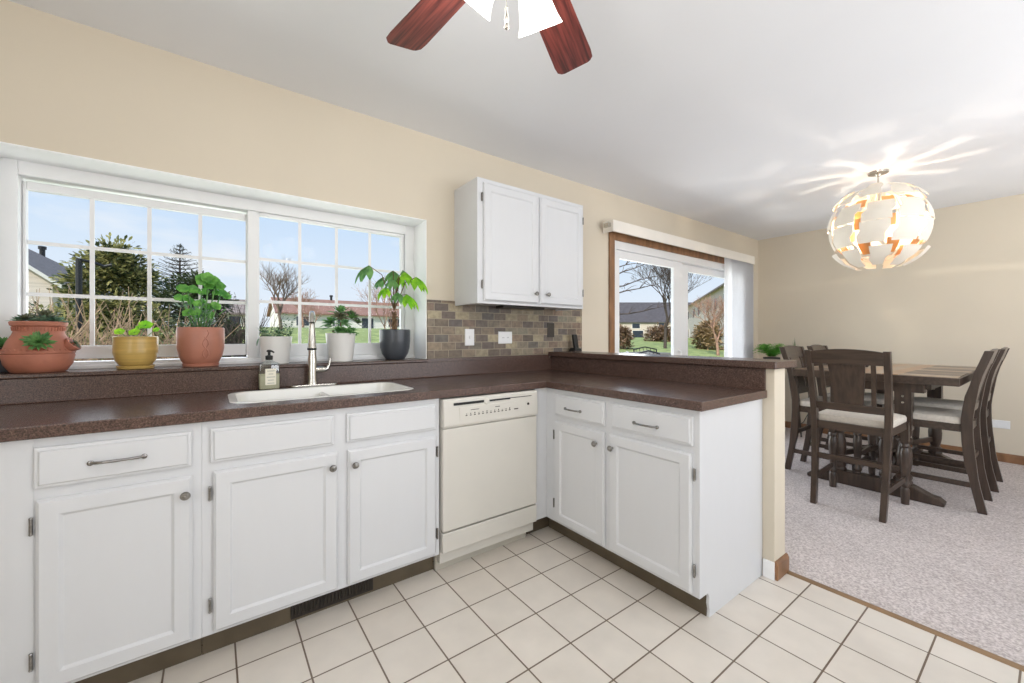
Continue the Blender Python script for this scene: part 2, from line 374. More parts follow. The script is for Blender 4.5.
# ================================================================== ROOM
CEIL, XL, XR, YF = 2.479, -1.6, 5.94, -4.6
WX0, WX1, WZ0, WZ1 = -.74, 1.10, 1.012, 1.925       # kitchen window opening
SX0, SX1, SZ1 = 2.94, 5.46, 2.06                     # sliding door opening
w = MB()
for b in ((XL - .2, WX0, 0, .30, 0, CEIL), (WX0, WX1, 0, .30, 0, WZ0), (WX0, WX1, 0, .30, WZ1, CEIL), (WX1, SX0, 0, .155, 0, CEIL),
          (SX0, SX1, 0, .155, SZ1, CEIL), (SX1, XR + .2, 0, .155, 0, CEIL)): w.box(*b)
struct('wall_back', w, 'wall')
struct('wall_right', MB().box(XR, XR + .2, YF, 0, 0, CEIL), 'wall')
w = MB()
for b in ((XL - .2, XL, YF, -3.85, 0, CEIL), (XL - .2, XL, -2.15, 0, 0, CEIL), (XL - .2, XL, -3.85, -2.15, 0, .85), (XL - .2, XL, -3.85, -2.15, 2.15, CEIL)): w.box(*b)
struct('wall_left', w, 'wall')
w = MB()
for b in ((XL - .2, .85, YF - .2, YF, 0, CEIL), (5.15, XR + .2, YF - .2, YF, 0, CEIL), (.85, 5.15, YF - .2, YF, 0, .55), (.85, 5.15, YF - .2, YF, 2.35, CEIL)): w.box(*b)
struct('wall_front', w, 'wall')
struct('ceiling', MB().box(XL - .2, XR + .2, YF - .2, .30, CEIL, CEIL + .15), 'ceiling')
struct('floor', MB().box(XL - .2, 2.30, YF - .2, .30, -.15, 0), 'tile')
struct('ceiling_sun_block', MB().box(-4.4, XL - .2, YF, .3, 2.45, 2.55), 'ceiling')  # unseen slab added outside wall_left to keep the sun out of its opening
struct('floor_dining', MB().box(2.30, XR + .2, YF - .2, .30, -.15, .004), 'carpet')
struct('trim_1', MB().prism([(2.286, 0), (2.292, .007), (2.306, .010), (2.318, .005), (2.318, 0)], 'y', -1.62, YF), 'strip')
# pony wall carrying the bar
struct('wall_peninsula', MB().box(2.18, 2.305, -1.605, 0, 0, 1.019), 'wall', bevel=.003)
struct('trim_2', MB().prism([(-1.605, 0), (-1.619, 0), (-1.619, .07), (-1.614, .085), (-1.605, .09)], 'x', 2.178, 2.318), 'stain', bevel=.002)
struct('trim_3', MB().box(2.168, 2.18, -1.606, -1.556, 0, .085), 'trimwhite', bevel=.002)
struct('baseboard_right', MB().prism([(XR, 0), (XR - .013, 0), (XR - .013, .07), (XR - .006, .085), (XR, .085)], 'y', 0, YF), 'stain', bevel=.002)
struct('baseboard_back', MB().prism([(0, 0), (-.013, 0), (-.013, .07), (-.006, .085), (0, .085)], 'x', SX1 + .08, XR), 'stain', bevel=.002)
struct('baseboard_peninsula', MB().prism([(2.305, 0), (2.319, 0), (2.319, .07), (2.312, .085), (2.305, .085)], 'y', 0, -1.605), 'stain')
# ---- kitchen window (reveal lining, frame, sashes with grilles)
win = bpy.data.objects.new('window_1', None); col.objects.link(win); win.location = (.18, .2, 1.03); tag(win, kind='structure')
w = MB()
w.box(WX0 - .001, WX0 + .004, -.004, .19, 1.03, WZ1); w.box(WX1 - .004, WX1 + .001, -.004, .19, 1.03, WZ1); w.box(WX0, WX1, -.004, .19, WZ1 - .004, WZ1 + .001)
w.build('reveal_lining', 'trimwhite', win)
fx0, fx1, fz0, fz1 = -.665, 1.035, 1.062, 1.862
w = MB()
w.box(WX0, fx0, .19, .30, 1.03, WZ1); w.box(fx1, WX1, .19, .30, 1.03, WZ1); w.box(fx0, fx1, .19, .30, fz1, WZ1); w.box(fx0, fx1, .19, .30, 1.03, fz0)
w.box(.148, .197, .195, .30, fz0, fz1)
w.build('window_frame', 'white', win, bevel=.004)
w = MB(); w.box(WX0, WX1, .176, .19, 1.03, 1.047); w.build('stool_moulding', 'white', win, bevel=.003)
def sash(x0, x1, z0, z1, gx0, gx1, gz0, gz1, y0, y1, yg, cols_, name):
    s_ = MB()
    s_.box(x0, gx0, y0, y1, z0, z1); s_.box(gx1, x1, y0, y1, z0, z1); s_.box(gx0, gx1, y0, y1, gz1, z1); s_.box(gx0, gx1, y0, y1, z0, gz0)
    o = s_.build('sash', 'white', win, bevel=.004)
    g_ = MB().box(gx0, gx1, yg, yg + .004, gz0, gz1).build('pane', 'glass', o)
    b_ = MB()
    for i in range(1, cols_): xx = gx0 + (gx1 - gx0) * i / cols_; b_.box(xx - .008, xx + .008, yg - .008, yg - .001, gz0, gz1)
    for i in (1, 2): zz = gz0 + (gz1 - gz0) * i / 3; b_.box(gx0, gx1, yg - .0085, yg - .0015, zz - .008, zz + .008)
    b_.build('grille', 'white', o)
    return o
sl = sash(-.664, .168, 1.075, 1.850, -.652, .142, 1.135, 1.813, .232, .262, .25, 4, 'l')
sr = sash(.178, 1.030, fz0, fz1, .203, 1.010, 1.135, 1.843, .200, .232, .222, 4, 'r')
sash_lock = MB(); sash_lock.box(.150, .162, .214, .232, 1.70, 1.76); sash_lock.tube([(.156, .222, 1.73), (.150, .205, 1.74), (.146, .20, 1.755)], .005)
sash_lock.build('latch', 'white', win, bevel=.002)
# sill ledge of laminate
solo(MB().prism([(-.022, 1.012), (-.028, 1.017), (-.028, 1.026), (-.023, 1.0305), (.19, 1.0305), (.19, 1.012)], 'x', WX0 + .002, WX1 - .002), 'window_ledge', 'laminate', 'dark laminate ledge under the kitchen window carrying the row of flowerpots', 'ledge')
# ---- sliding glass door
door = bpy.data.objects.new('door_1', None); col.objects.link(door); door.location = (4.1, .08, 0); tag(door, kind='structure')
w = MB(); w.box(SX0, SX0 + .045, .0, .15, 0, SZ1); w.box(SX1 - .045, SX1, .0, .15, 0, SZ1); w.box(SX0 + .045, SX1 - .045, .0, .15, 1.985, SZ1); w.box(SX0 + .045, SX1 - .045, 0, .15, 0, .03)
w.build('door_frame', 'white', door, bevel=.003)
def dpanel(x0, g0, g1, x1, y0, y1, z0, z1, st):
    p_ = MB(); p_.box(x0, g0, y0, y1, z0, z1); p_.box(g1, x1, y0, y1, z0, z1); p_.box(g0, g1, y0, y1, z1 - st, z1); p_.box(g0, g1, y0, y1, z0, z0 + st * 1.3)
    o = p_.build('door_panel', 'white', door, bevel=.003)
    MB().box(g0, g1, (y0 + y1) / 2, (y0 + y1) / 2 + .006, z0 + st * 1.3, z1 - st).build('pane', 'glass', o); return o
pl_ = dpanel(2.985, 3.065, 3.965, 4.13, .03, .065, .03, 1.985, .075)
dpanel(4.10, 4.325, 5.225, 5.415, .075, .11, .03, 1.985, .075)
MB().tube([(4.05, .03, .92), (4.05, -.01, .95), (4.05, -.01, 1.02), (4.05, .03, 1.03)], .009).build('handle', 'white', pl_, smooth=True)
w = MB(); w.box(2.872, 2.942, -.018, 0, 0, 2.13); w.box(2.942, 5.46, -.018, 0, 2.058, 2.13); w.box(5.46, 5.53, -.018, 0, 0, 2.13)
w.build('door_casing', 'stain', door, bevel=.004)
# unseen window frames added to give the front and left fill lights a place
for nm, bx, ax in (('added_window_front', (.85, 5.15, YF - .14, YF - .08, .55, 2.35), 'x'), ('added_window_left', (XL - .14, XL - .08, -3.85, -2.15, .85, 2.15), 'y')):
    w = MB(); x0, x1, y0, y1, z0, z1 = bx
    if ax == 'x':
        w.box(x0, x1, y0, y1, z0, z0 + .06); w.box(x0, x1, y0, y1, z1 - .06, z1)
        for q in (x0, (x0 + x1) / 2 - .03, x1 - .06): w.box(q, q + .06, y0, y1, z0, z1)
    else:
        w.box(x0, x1, y0, y1, z0, z0 + .06); w.box(x0, x1, y0, y1, z1 - .06, z1)
        for q in (y0, (y0 + y1) / 2 - .03, y1 - .06): w.box(x0, x1, q, q + .06, z0, z1)
    o = struct(nm, w, 'white')
# ================================================================== BASE CABINETS
FY = -.61
DOOR = [(0, 0), (0, .011), (.004, .014), (.008, .019), (.048, .019), (.056, .011)]
DRAW = [(0, 0), (0, .010), (.003, .012), (.009, .013), (.013, .019)]
def fy(u, w_, d): return (u, FY - d, w_)
def knob(parent, x, y, z, ax):
    k = MB(); pr = [(.006, 0), (.006, .012), (.013, .017), (.0148, .022), (.0115, .028), (.004, .030)]
    if ax == 'y': k.lathe([(r, -h) for r, h in pr], (x, y, z), 16, 'y')
    else: k.lathe([(r, -h) for r, h in pr], (x, y, z), 16, 'x')
    k.ball((x, y - .029, z) if ax == 'y' else (x - .029, y, z), .006)
    return k.build('knob', 'darkchrome', parent, smooth=True)
def handle(parent, a, b, z, y, ax):
    pts = []
    for i in range(9):
        t = i / 8; u = a + (b - a) * t; out = .004 + .022 * math.sin(PI * t) ** .6
        pts.append((u, y - out, z + .002 * math.sin(PI * t)) if ax == 'y' else (y - out, u, z + .002 * math.sin(PI * t)))
    h = MB(); h.tube(pts, [.0045, .005, .0045, .0045, .0048, .0045, .0045, .005, .0045], 8)
    for u in (a, b):
        h.lathe([(.008, 0), (.008, -.006), (.004, -.009)], (u, y, z) if ax == 'y' else (y, u, z), 12, ax)
    return h.build('handle', 'steel', parent, smooth=True)
def hinge(parent, u, z, y, ax, sgn):
    h = MB()
    if ax == 'y':
        h.box(u - .0015, u + sgn * .006, y - .004, y, z - .023, z + .023); h.tube([(u + sgn * .004, y - .009, z - .024), (u + sgn * .004, y - .009, z + .024)], .0042, 8)
        h.ball((u + sgn * .004, y - .009, z + .023), .005, 8); h.ball((u + sgn * .004, y - .009, z - .023), .005, 8)
    else:
        h.box(y - .004, y, u - .0015, u + sgn * .006, z - .023, z + .023); h.tube([(y - .009, u + sgn * .004, z - .024), (y - .009, u + sgn * .004, z + .024)], .0042, 8)
        h.ball((y - .009, u + sgn * .004, z + .023), .005, 8); h.ball((y - .009, u + sgn * .004, z - .023), .005, 8)
    return h.build('hinge', 'darkchrome', parent, smooth=True)
def doory(parent, x0, x1, z0, z1, kx, kz, hx, hs, hz, steps=DOOR, F=FY, nm='door'):
    fn = lambda u, w_, d: (u, F - d, w_)
    d = MB().panel(x0, x1, z0, z1, steps, fn).build(nm, 'cab', parent, bevel=.0012)
    if kx is not None: knob(d, kx, F - .019, kz, 'y')
    for z in hz: hinge(d, hx, z, F, 'y', hs)
    return d
# cabinet left of the sink
c1 = thing('base_cabinet', 'white base cabinet left of the sink with one wide drawer over one door', 'cabinet', (-.5, -.3, 0))
MB().box(-1.2, -.0342, FY, -.004, .105, .874).build('cabinet_body', 'cab', c1, bevel=.0015)
MB().box(-1.2, -.036, -.54, -.52, 0, .105).build('toe_kick', 'toe', c1)
d = MB().panel(-.428, -.062, .724, .846, DRAW, fy).build('drawer', 'cab', c1, bevel=.0012)
handle(d, -.308, -.184, .783, FY - .019, 'y')
doory(c1, -.424, -.060, .118, .690, -.078, .632, -.430, -1, (.615, .215))
MB().box(-.480, -.430, FY - .0015, FY, .11, .874).build('face_stile', 'cab', c1)
# sink cabinet
c2 = thing('sink_cabinet', 'white two-door sink cabinet with false drawer fronts beneath the sink', 'cabinet', (.43, -.3, 0))
w = MB(); w.box(-.0340, .892, FY, -.59, .105, .874); w.box(-.034, -.016, -.59, -.004, .105, .874); w.box(.874, .892, -.59, -.004, .105, .874); w.box(-.016, .874, -.59, -.004, .105, .122)
w.build('cabinet_body', 'cab', c2, bevel=.0015)
MB().box(-.034, .892, -.54, -.52, 0, .105).build('toe_kick', 'toe', c2)
for a, b in ((-.010, .405), (.455, .872)):
    MB().panel(a, b, .724, .847, DRAW, fy).build('false_drawer_front', 'cab', c2, bevel=.0012)
doory(c2, -.001, .419, .118, .692, .395, .634, -.007, -1, (.615, .215))
doory(c2, .459, .868, .118, .692, .484, .630, .874, 1, (.615, .215))
# heating register in the toe kick
r_ = thing('floor_register', 'dark slotted heating register set in the toe kick below the sink cabinet', 'vent', (.42, -.545, 0))
MB().box(.255, .59, -.547, -.541, .012, .088).build('frame', 'register', r_, bevel=.002)
w = MB()
for i in range(22): xx = .268 + i * .0142; w.box(xx, xx + .006, -.552, -.547, .025, .075)
w.build('louvre', 'bakelite', r_)
# dishwasher
dw = thing('dishwasher', 'bisque built-in dishwasher between the sink cabinet and the peninsula', 'dishwasher', (1.198, -.32, 0))
MB().box(.900, 1.496, -.600, -.02, .05, .868).build('tub_body', 'dish', dw)
MB().box(.900, 1.496, -.636, -.600, .216, .722).build('door', 'dish', dw, bevel=.006)
cp = MB().prism([(-.600, .725), (-.640, .725), (-.646, .74), (-.640, .858), (-.634, .868), (-.600, .868)], 'x', .900, 1.496).build('control_panel', 'dish', dw, bevel=.004)
w = MB(); w.box(.955, 1.13, -.6455, -.640, .834, .846); w.build('vent_slot', 'black', cp)
w = MB(); w.box(1.165, 1.30, -.6455, -.640, .836, .844); w.box(1.30, 1.45, -.6435, -.640, .840, .843); w.build('vent_slot', 'black', cp)
MB().lathe([(.017, 0), (.017, -.004), (.011, -.009)], (1.148, -.641, .838), 16, 'y').build('latch', 'dish', cp, smooth=True)
w = MB(); w.panel(.985, 1.36, .752, .822, [(0, 0), (0, .0065), (.003, .0073)], lambda u, q, d: (u, -.6385 - d, q)); w.build('button_field', 'dish', cp)
w = MB()
for i in range(12):
    xx = 1.02 + i * .0245; w.box(xx, xx + .010, -.6475, -.6455, .776, .780); w.box(xx + .003, xx + .007, -.6475, -.6455, .784, .787 + (i % 3) * .002)
w.build('button_marks', 'bakelite', cp); w = MB()
w.box(1.325, 1.352, -.6475, -.6455, .777, .782); w.build('printed_mark', 'bakelite', cp); w = MB()
w.box(1.05, 1.10, -.647, -.6455, .803, .8055); w.build('printed_mark', 'bakelite', cp); w = MB()
w.box(1.20, 1.23, -.647, -.6455, .803, .806)
w.build('printed_mark', 'bakelite', cp)
MB().lathe([(.007, 0), (.007, -.004)], (1.425, -.643, .798), 12, 'y').build('indicator', 'bakelite', cp)
MB().box(.900, 1.496, -.634, -.600, .112, .208).build('access_panel', 'dish', dw, bevel=.003)
MB().box(.895, 1.475, -.562, -.54, 0, .112).build('kick_plate', 'dishtoe', dw, bevel=.001)
# peninsula cabinet (faces the room's left)
PX, PE = 1.592, -1.5515
c3 = thing('peninsula_cabinet', 'white peninsula cabinet with two drawers over two doors and plain end panel', 'cabinet', (1.89, -1.1, 0))
fx = lambda u, w_, d: (PX - d, u, w_)
MB().box(PX, 2.178, PE + .012, -.612, .105, .874).box(PX, 2.178, -.612, -.02, .105, .874).build('cabinet_body', 'cab', c3, bevel=.001)
MB().box(1.499, PX, FY, -.59, .105, .874).build('corner_filler', 'cab', c3)
MB().box(1.665, 1.685, PE + .012, -.55, 0, .105).box(1.50, 1.685, -.54, -.52, 0, .105).build('toe_kick', 'toe', c3)
MB().prism([(PX, .105), (1.658, .105), (1.668, .085), (1.664, .06), (1.672, .03), (1.668, .0), (2.178, 0), (2.178, .874), (PX, .874)], 'y', PE, PE + .012).build('end_panel', 'cab', c3, bevel=.001)
for y0, y1, h0, h1 in ((-1.063, -.693, -.905, -.791), (-1.527, -1.107, -1.369, -1.248)):
    d = MB().panel(y0, y1, .724, .847, DRAW, fx).build('drawer', 'cab', c3, bevel=.0012)
    handle(d, h0, h1, .776, PX - .019, 'x')
for y0, y1, k, hu, sg in ((-1.063, -.693, -1.017, -.687, 1), (-1.523, -1.095, -1.120, -1.529, -1)):
    d = MB().panel(y0, y1, .118, .694, DOOR, fx).build('door', 'cab', c3, bevel=.0012)
    knob(d, PX - .019, k, .630, 'x')
    for z in (.61, .215): hinge(d, hu, z, PX, 'x', sg)
# ------------------------------------------------------------------ countertop with the sink cut-out
def rrect(x0, x1, y0, y1, r, n_=5):
    out = []
    for cx, cy, a0 in ((x1 - r, y1 - r, 0), (x0 + r, y1 - r, 90), (x0 + r, y0 + r, 180), (x1 - r, y0 + r, 270)):
        for i in range(n_ + 1): a = math.radians(a0 + 90 * i / n_); out.append((cx + r * math.cos(a), cy + r * math.sin(a)))
    return out
def slab_with_hole(outer, hole, z0, z1):
    mb = MB(); bm = mb.bm
    for loop in (outer, hole):
        vs = [bm.verts.new((x, y, z1)) for x, y in loop]
        for i in range(len(vs)): bm.edges.new((vs[i], vs[(i + 1) % len(vs)]))
    bmesh.ops.triangle_fill(bm, use_beauty=True, use_dissolve=False, edges=bm.edges[:])
    r = bmesh.ops.extrude_face_region(bm, geom=bm.faces[:])
    bmesh.ops.translate(bm, verts=[v for v in r['geom'] if isinstance(v, bmesh.types.BMVert)], vec=(0, 0, z0 - z1))
    return mb
SKX0, SKX1, SKY0, SKY1 = .050, .818, -.535, -.125
ct = slab_with_hole([(-1.25, -.636), (1.567, -.636), (1.567, -1.574), (2.178, -1.574), (2.178, -.002), (-1.25, -.002)], rrect(SKX0 + .012, SKX1 - .012, SKY0 + .012, SKY1 - .012, .07), .875, .914)
ctop = thing('countertop', 'dark brown speckled laminate countertop, L-shaped over the base cabinets', 'countertop', (.6, -.3, .875))
ct.build('worktop', 'laminate', ctop, bevel=.004)
MB().box(-1.25, 2.164, -.020, -.002, .914, 1.011).box(WX1, 2.138, -.020, -.002, 1.011, 1.034).box(-1.25, WX0, -.02, -.002, 1.011, 1.034).build('backsplash_lip', 'laminate', ctop, bevel=.0015)
MB().box(2.164, 2.178, -1.568, -.002, .914, 1.018).build('backsplash_lip', 'laminate', ctop, bevel=.0015)
MB().tube([(-1.2, -.024, .917), (2.158, -.024, .917)], .004, 6).build('seam_bead', 'laminate', ctop)
solo(MB().box(2.140, 2.40, -1.625, -.002, 1.020, 1.056), 'bar_top', 'laminate', 'raised dark laminate bar top along the peninsula half wall', 'bar top', bevel=.005)
# sink
sk = thing('kitchen_sink', 'white enamel double-bowl sink set in the dark countertop', 'sink', (.44, -.33, .70))
mb = MB(); bm = mb.bm
outer = rrect(SKX0, SKX1, SKY0, SKY1, .08, 6)
# rim
rin = rrect(SKX0 + .028, SKX1 - .028, SKY0 + .028, SKY1 - .028, .06, 6)
mb.rings([[(x, y, .9145) for x, y in outer], [(x, y, .9165) for x, y in rrect(SKX0 + .004, SKX1 - .004, SKY0 + .004, SKY1 - .004, .077, 6)],
          [(x, y, .9170) for x, y in rrect(SKX0 + .02, SKX1 - .02, SKY0 + .02, SKY1 - .02, .066, 6)], [(x, y, .914) for x, y in rin],
          [(x, y, .885) for x, y in rrect(SKX0 + .032, SKX1 - .032, SKY0 + .032, SKY1 - .032, .06, 6)], [(x, y, .73) for x, y in rrect(SKX0 + .05, SKX1 - .05, SKY0 + .05, SKY1 - .05, .06, 6)],
          [(x, y, .72) for x, y in rrect(SKX0 + .08, SKX1 - .08, SKY0 + .08, SKY1 - .08, .04, 6)]], cap0=False, cap1=True)
mb.build('basin', 'porcelain', sk, smooth=True)
MB().box(.432, .456, SKY0 + .045, SKY1 - .045, .722, .893).build('bowl_divider', 'porcelain', sk, bevel=.008)
for x_ in (.25, .64): MB().lathe([(.04, .7205), (.04, .724), (.03, .7235), (.012, .722)], (x_, -.33, 0), 20).build('drain', 'chrome', sk, smooth=True)
# faucet
fc = thing('faucet', 'brushed nickel single-lever pull-down kitchen faucet behind the sink', 'faucet', (.425, -.07, .914))
MB().prism(rrect(.315, .545, -.098, -.045, .024), 'z', .9142, .924).build('deck_plate', 'chrome', fc, bevel=.002)
MB().lathe([(.027, .924), (.027, .933), (.0225, .945), (.022, 1.06), (.0195, 1.075), (.0185, 1.135)], (.42, -.07, 0), 20).build('body', 'chrome', fc, smooth=True)
pts = [(.42, -.07, 1.135), (.42, -.07, 1.19)] + [(.42 - .010 * (1 - math.cos(a)), -.07 - .050 * (1 - math.cos(a)), 1.225 + .072 * math.sin(a)) for a in [i * PI / 10 for i in range(0, 10)]]
MB().tube(pts, [.0165, .0150] + [.0128] * 10, 14).build('spout', 'chrome', fc, smooth=True)
MB().lathe([(.0125, 1.24), (.014, 1.228), (.0145, 1.20), (.0195, 1.125), (.0225, 1.118)], (.401, -.168, 0), 18).build('spray_head', 'chrome', fc, smooth=True)
MB().lathe([(.0215, 1.118), (.0225, 1.112), (.021, 1.108), (.012, 1.107)], (.401, -.168, 0), 18).build('spray_rim', 'black', fc, smooth=True)
MB().tube([(.435, -.07, 1.0), (.478, -.075, 1.0)], [.0155, .0148], 14).tube([(.478, -.075, 1.0), (.494, -.076, 1.005), (.503, -.077, 1.025), (.508, -.078, 1.06)], [.0145, .010, .006, .005], 10).build('lever', 'chrome', fc, smooth=True)
# soap bottle
sb = thing('soap_bottle', 'clear square soap bottle with black pump standing left of the faucet', 'bottle', (.222, -.085, .914))
sh = lambda k, z: [(.222 + (x - .222) * k, -.085 + (y + .085) * k, z) for x, y in rrect(.222 - .046, .222 + .046, -.085 - .026, -.085 + .026, .010, 3)]
MB().rings([sh(.94, .9145), sh(1, .919), sh(1, 1.030), sh(.93, 1.043), sh(.5, 1.052), sh(.34, 1.056), sh(.34, 1.066)]).build('bottle', 'bottle_glass', sb, smooth=True)
MB().rings([sh(.90, .918), sh(.94, .921), sh(.94, .990), sh(.93, .991)]).build('liquid', 'liquid', sb, smooth=True)
lb = MB().box(.203, .249, -.1125, -.1115, .938, 1.018).build('paper_label', 'label', sb)
w = MB()
for i, (a, b) in enumerate(((.205, .237), (.211, .231), (.203, .239), (.208, .234), (.206, .236))): w.box(a + .006, b + .006, -.1132, -.1125, 1.005 - i * .015, 1.008 - i * .015)
w.build('label_lines', 'labelink', lb)
MB().lathe([(.015, 1.060), (.0165, 1.066), (.0165, 1.080), (.006, 1.084), (.006, 1.098), (.012, 1.101), (.010, 1.109), (.003, 1.111)], (.222, -.085, 0), 16).tube([(.222, -.085, 1.104), (.232, -.105, 1.104), (.238, -.118, 1.098)], .004, 8).build('pump', 'black', sb, smooth=True)
# ------------------------------------------------------------------ tile backsplash and plates
w = MB(); w.box(WX1 + .006, 1.302, -.010, -.0005, 1.035, 1.414); w.box(1.302, 2.52, -.010, -.0005, 1.035, 1.414)
solo(w, 'tile_backsplash', 'stone', 'brown and grey stone mosaic backsplash between window and sliding door', 'backsplash')
def plate(name, x0, x1, z0, z1, mt, label, cat, kind='outlet', fy_=-.0105):
    t = thing(name, label, cat, ((x0 + x1) / 2, fy_, z0))
    MB().panel(x0, x1, z0, z1, [(0, 0), (0, .003), (.003, .006)], lambda u, q, d: (u, fy_ - d, q)).build('cover_plate', mt, t)
    cx, cz = (x0 + x1) / 2, (z0 + z1) / 2
    if kind == 'switch':
        MB().box(cx - .005, cx + .005, fy_ - .012, fy_ - .006, cz - .010, cz + .008).build('toggle', mt, t, bevel=.002)
    else:
        horiz = (x1 - x0) > (z1 - z0)
        for s_ in (-1, 1):
            ox, oz = (s_ * .021, 0) if horiz else (0, s_ * .020)
            r = MB().lathe([(.0155, 0), (.0155, -.0015)], (cx + ox, fy_ - .006, cz + oz), 16, 'y').build('socket', mt, t)
            MB().box(cx + ox - .006, cx + ox - .004, fy_ - .0082, fy_ - .0074, cz + oz - .004, cz + oz + .004).box(cx + ox + .004, cx + ox + .006, fy_ - .0082, fy_ - .0074, cz + oz - .004, cz + oz + .004).build('slot', 'black', r)
    return t
plate('light_switch', 1.379, 1.452, 1.114, 1.228, 'white', 'white upright light switch on the mosaic backsplash', 'light switch', 'switch')
plate('outlet', 1.655, 1.778, 1.124, 1.212, 'white', 'white sideways outlet on the mosaic backsplash under the wall cabinet', 'outlet')
plate('dark_outlet', 2.128, 2.200, 1.170, 1.284, 'bakelite', 'dark brown outlet on the mosaic backsplash above the bar', 'outlet')
# black cordless handset standing on the bar
ph = thing('cordless_phone', 'black cordless handset upright in its cradle on the bar top', 'phone', (2.39, -.06, 1.056))
MB().prism([(2.345, 1.0565), (2.435, 1.0565), (2.425, 1.078), (2.36, 1.085)], 'y', -.095, -.03).build('cradle', 'black', ph, bevel=.004)
MB().rings([[(2.398 + sx * .022 + t * -.022, -.062 + sy * .013, 1.078 + t * .115) for sx, sy in ((-1, -1), (1, -1), (1, 1), (-1, 1))] for t in (0, .5, 1)]).build('handset', 'black', ph, bevel=.005)
# ------------------------------------------------------------------ wall cabinet
uc = thing('wall_cabinet', 'white two-door wall cabinet hung over the mosaic backsplash', 'cabinet', (1.768, -.15, 1.382))
UX0, UX1, UZ0, UZ1, UF = 1.3035, 2.2323, 1.382, 2.160, -.297
w = MB(); w.box(UX0, UX1, UF, -.001, UZ0 + .012, UZ1); w.box(UX0, UX0 + .016, UF, -.001, UZ0, UZ0 + .012); w.box(UX1 - .016, UX1, UF, -.001, UZ0, UZ0 + .012); w.box(UX0 + .016, UX1 - .016, UF, UF + .018, UZ0, UZ0 + .012)
w.build('cabinet_body', 'cab', uc, bevel=.0012)
doory(uc, 1.343, 1.780, 1.400, 2.132, 1.750, 1.465, 1.337, -1, (1.50, 2.04), F=UF)
doory(uc, 1.800, 2.214, 1.400, 2.132, 1.856, 1.465, 2.220, 1, (1.50, 2.04), F=UF)
w = MB(); w.box(1.60, 1.98, -.15, -.06, 1.374, 1.394); w.build('under_cabinet_lamp', 'bakelite', uc, bevel=.004)
# ================================================================== PLANTS ON THE LEDGE
LZ = 1.0308
def pot(name, label, x, y, prof, mt, h_soil, r_soil, saucer=None, cat='plant'):
    t = thing(name, label, cat, (x, y, LZ))
    p_ = MB().lathe([(r, z + LZ) for r, z in prof], (x, y, 0), 36, cap0=True, cap1=False).build('pot', mt, t, smooth=True)
    MB().lathe([(.0005, LZ + h_soil), (r_soil, LZ + h_soil)], (x, y, 0), 24, cap0=False, cap1=False).build('soil', 'soil', p_)
    if saucer: MB().lathe([(r, z + LZ) for r, z in saucer], (x, y, 0), 32).build('saucer', mt, t, smooth=True)
    return t, p_
def rosette(mb, c, R, n_, tilt=(0, 0, 1), W=.4, rnd=None, up0=.15, up1=1.2, layers=3):
    rnd = rnd or random.Random(1); c = Vector(c); q = Vector((0, 0, 1)).rotation_difference(Vector(tilt))
    for k in range(n_ * layers):
        ly = k // n_; el = up0 + (up1 - up0) * ly / max(1, layers - 1) + rnd.uniform(-.1, .1)
        a = k * 2.4 + rnd.uniform(-.2, .2); L = R * (1 - .22 * ly) * rnd.uniform(.85, 1.1)
        d = Vector((math.cos(a) * math.cos(el), math.sin(a) * math.cos(el), math.sin(el))); nn = Vector((-math.cos(a) * math.sin(el), -math.sin(a) * math.sin(el), math.cos(el)))
        mb.leaf(c, q @ d, q @ nn, L, L * W, -.12, .35, (.35, .75, 1, .8, .05))
def disc_leaf(mb, c, n_, r):
    c, n_ = Vector(c), Vector(n_).normalized(); a = n_.orthogonal().normalized(); b = n_.cross(a)
    cv = mb.bm.verts.new(c - n_ * r * .2)
    vs = [mb.bm.verts.new(c + (a * math.cos(t * 2 * PI / 10) + b * math.sin(t * 2 * PI / 10)) * r * (1 + .07 * (-1) ** t)) for t in range(10)]
    for i in range(10): f = mb.bm.faces.new((cv, vs[i], vs[(i + 1) % 10])); f.material_index = mb.mi
rnd = random.Random(7)
# 1 big terracotta strawberry pot
x, y = -.577, .072
sp, pp = pot('strawberry_pot', 'wide round terracotta planter with side pockets of succulents, left on the ledge', x, y,
    [(.070, 0), (.078, .004), (.096, .035), (.1015, .068), (.100, .075), (.1035, .079), (.103, .086), (.098, .092), (.088, .125), (.074, .152), (.070, .165), (.072, .185), (.079, .190), (.081, .203), (.076, .207), (.070, .204), (.066, .185)], 'terra', .188, .067)
w = MB()
for i in range(44):
    a = 2 * PI * i / 44; ca, sa = math.cos(a), math.sin(a)
    w.tube([(x + ca * .0715, y + sa * .0715, LZ + .168), (x + ca * .0735, y + sa * .0735, LZ + .184)], .0022, 4)
w.build('neck_beading', 'terra', pp); w = MB()
for i in range(34):
    a = 2 * PI * i / 34; ca, sa = math.cos(a), math.sin(a)
    w.ball((x + ca * .0985, y + sa * .0985, LZ + .091), .0042, 6)
w.build('belly_beading', 'terra', pp)
def pocket(a, z, rad, leafm, px, seed):
    ca, sa = math.cos(a), math.sin(a); c = Vector((x + ca * .090, y + sa * .090, LZ + z))
    d = Vector((ca * .8, sa * .8, .6)).normalized()
    pk = MB().tube([c - d * .03, c, c + d * .016, c + d * .022], [.020, .026, .031, .030], 16).build('pocket', 'terra', pp, smooth=True)
    g_ = MB(); rosette(g_, c + d * .020, rad, px, d, .26, random.Random(seed), .05, 1.15, 4); g_.build('succulent', leafm, sp)
pocket(math.radians(-78), .112, .048, 'leaf', 26, 3)
pocket(math.radians(-14), .104, .030, 'leaf_tip', 9, 4)
g_ = MB(); r2 = random.Random(5)
for i, (dx, dy, R) in enumerate(((-.045, -.01, .045), (-.02, .03, .04), (.012, -.025, .05), (.03, .02, .048), (.052, -.01, .042), (0, .0, .035))):
    rosette(g_, (x + dx, y + dy, LZ + .205), R, 8, (dx * 4, dy * 4, 1), .38, r2)
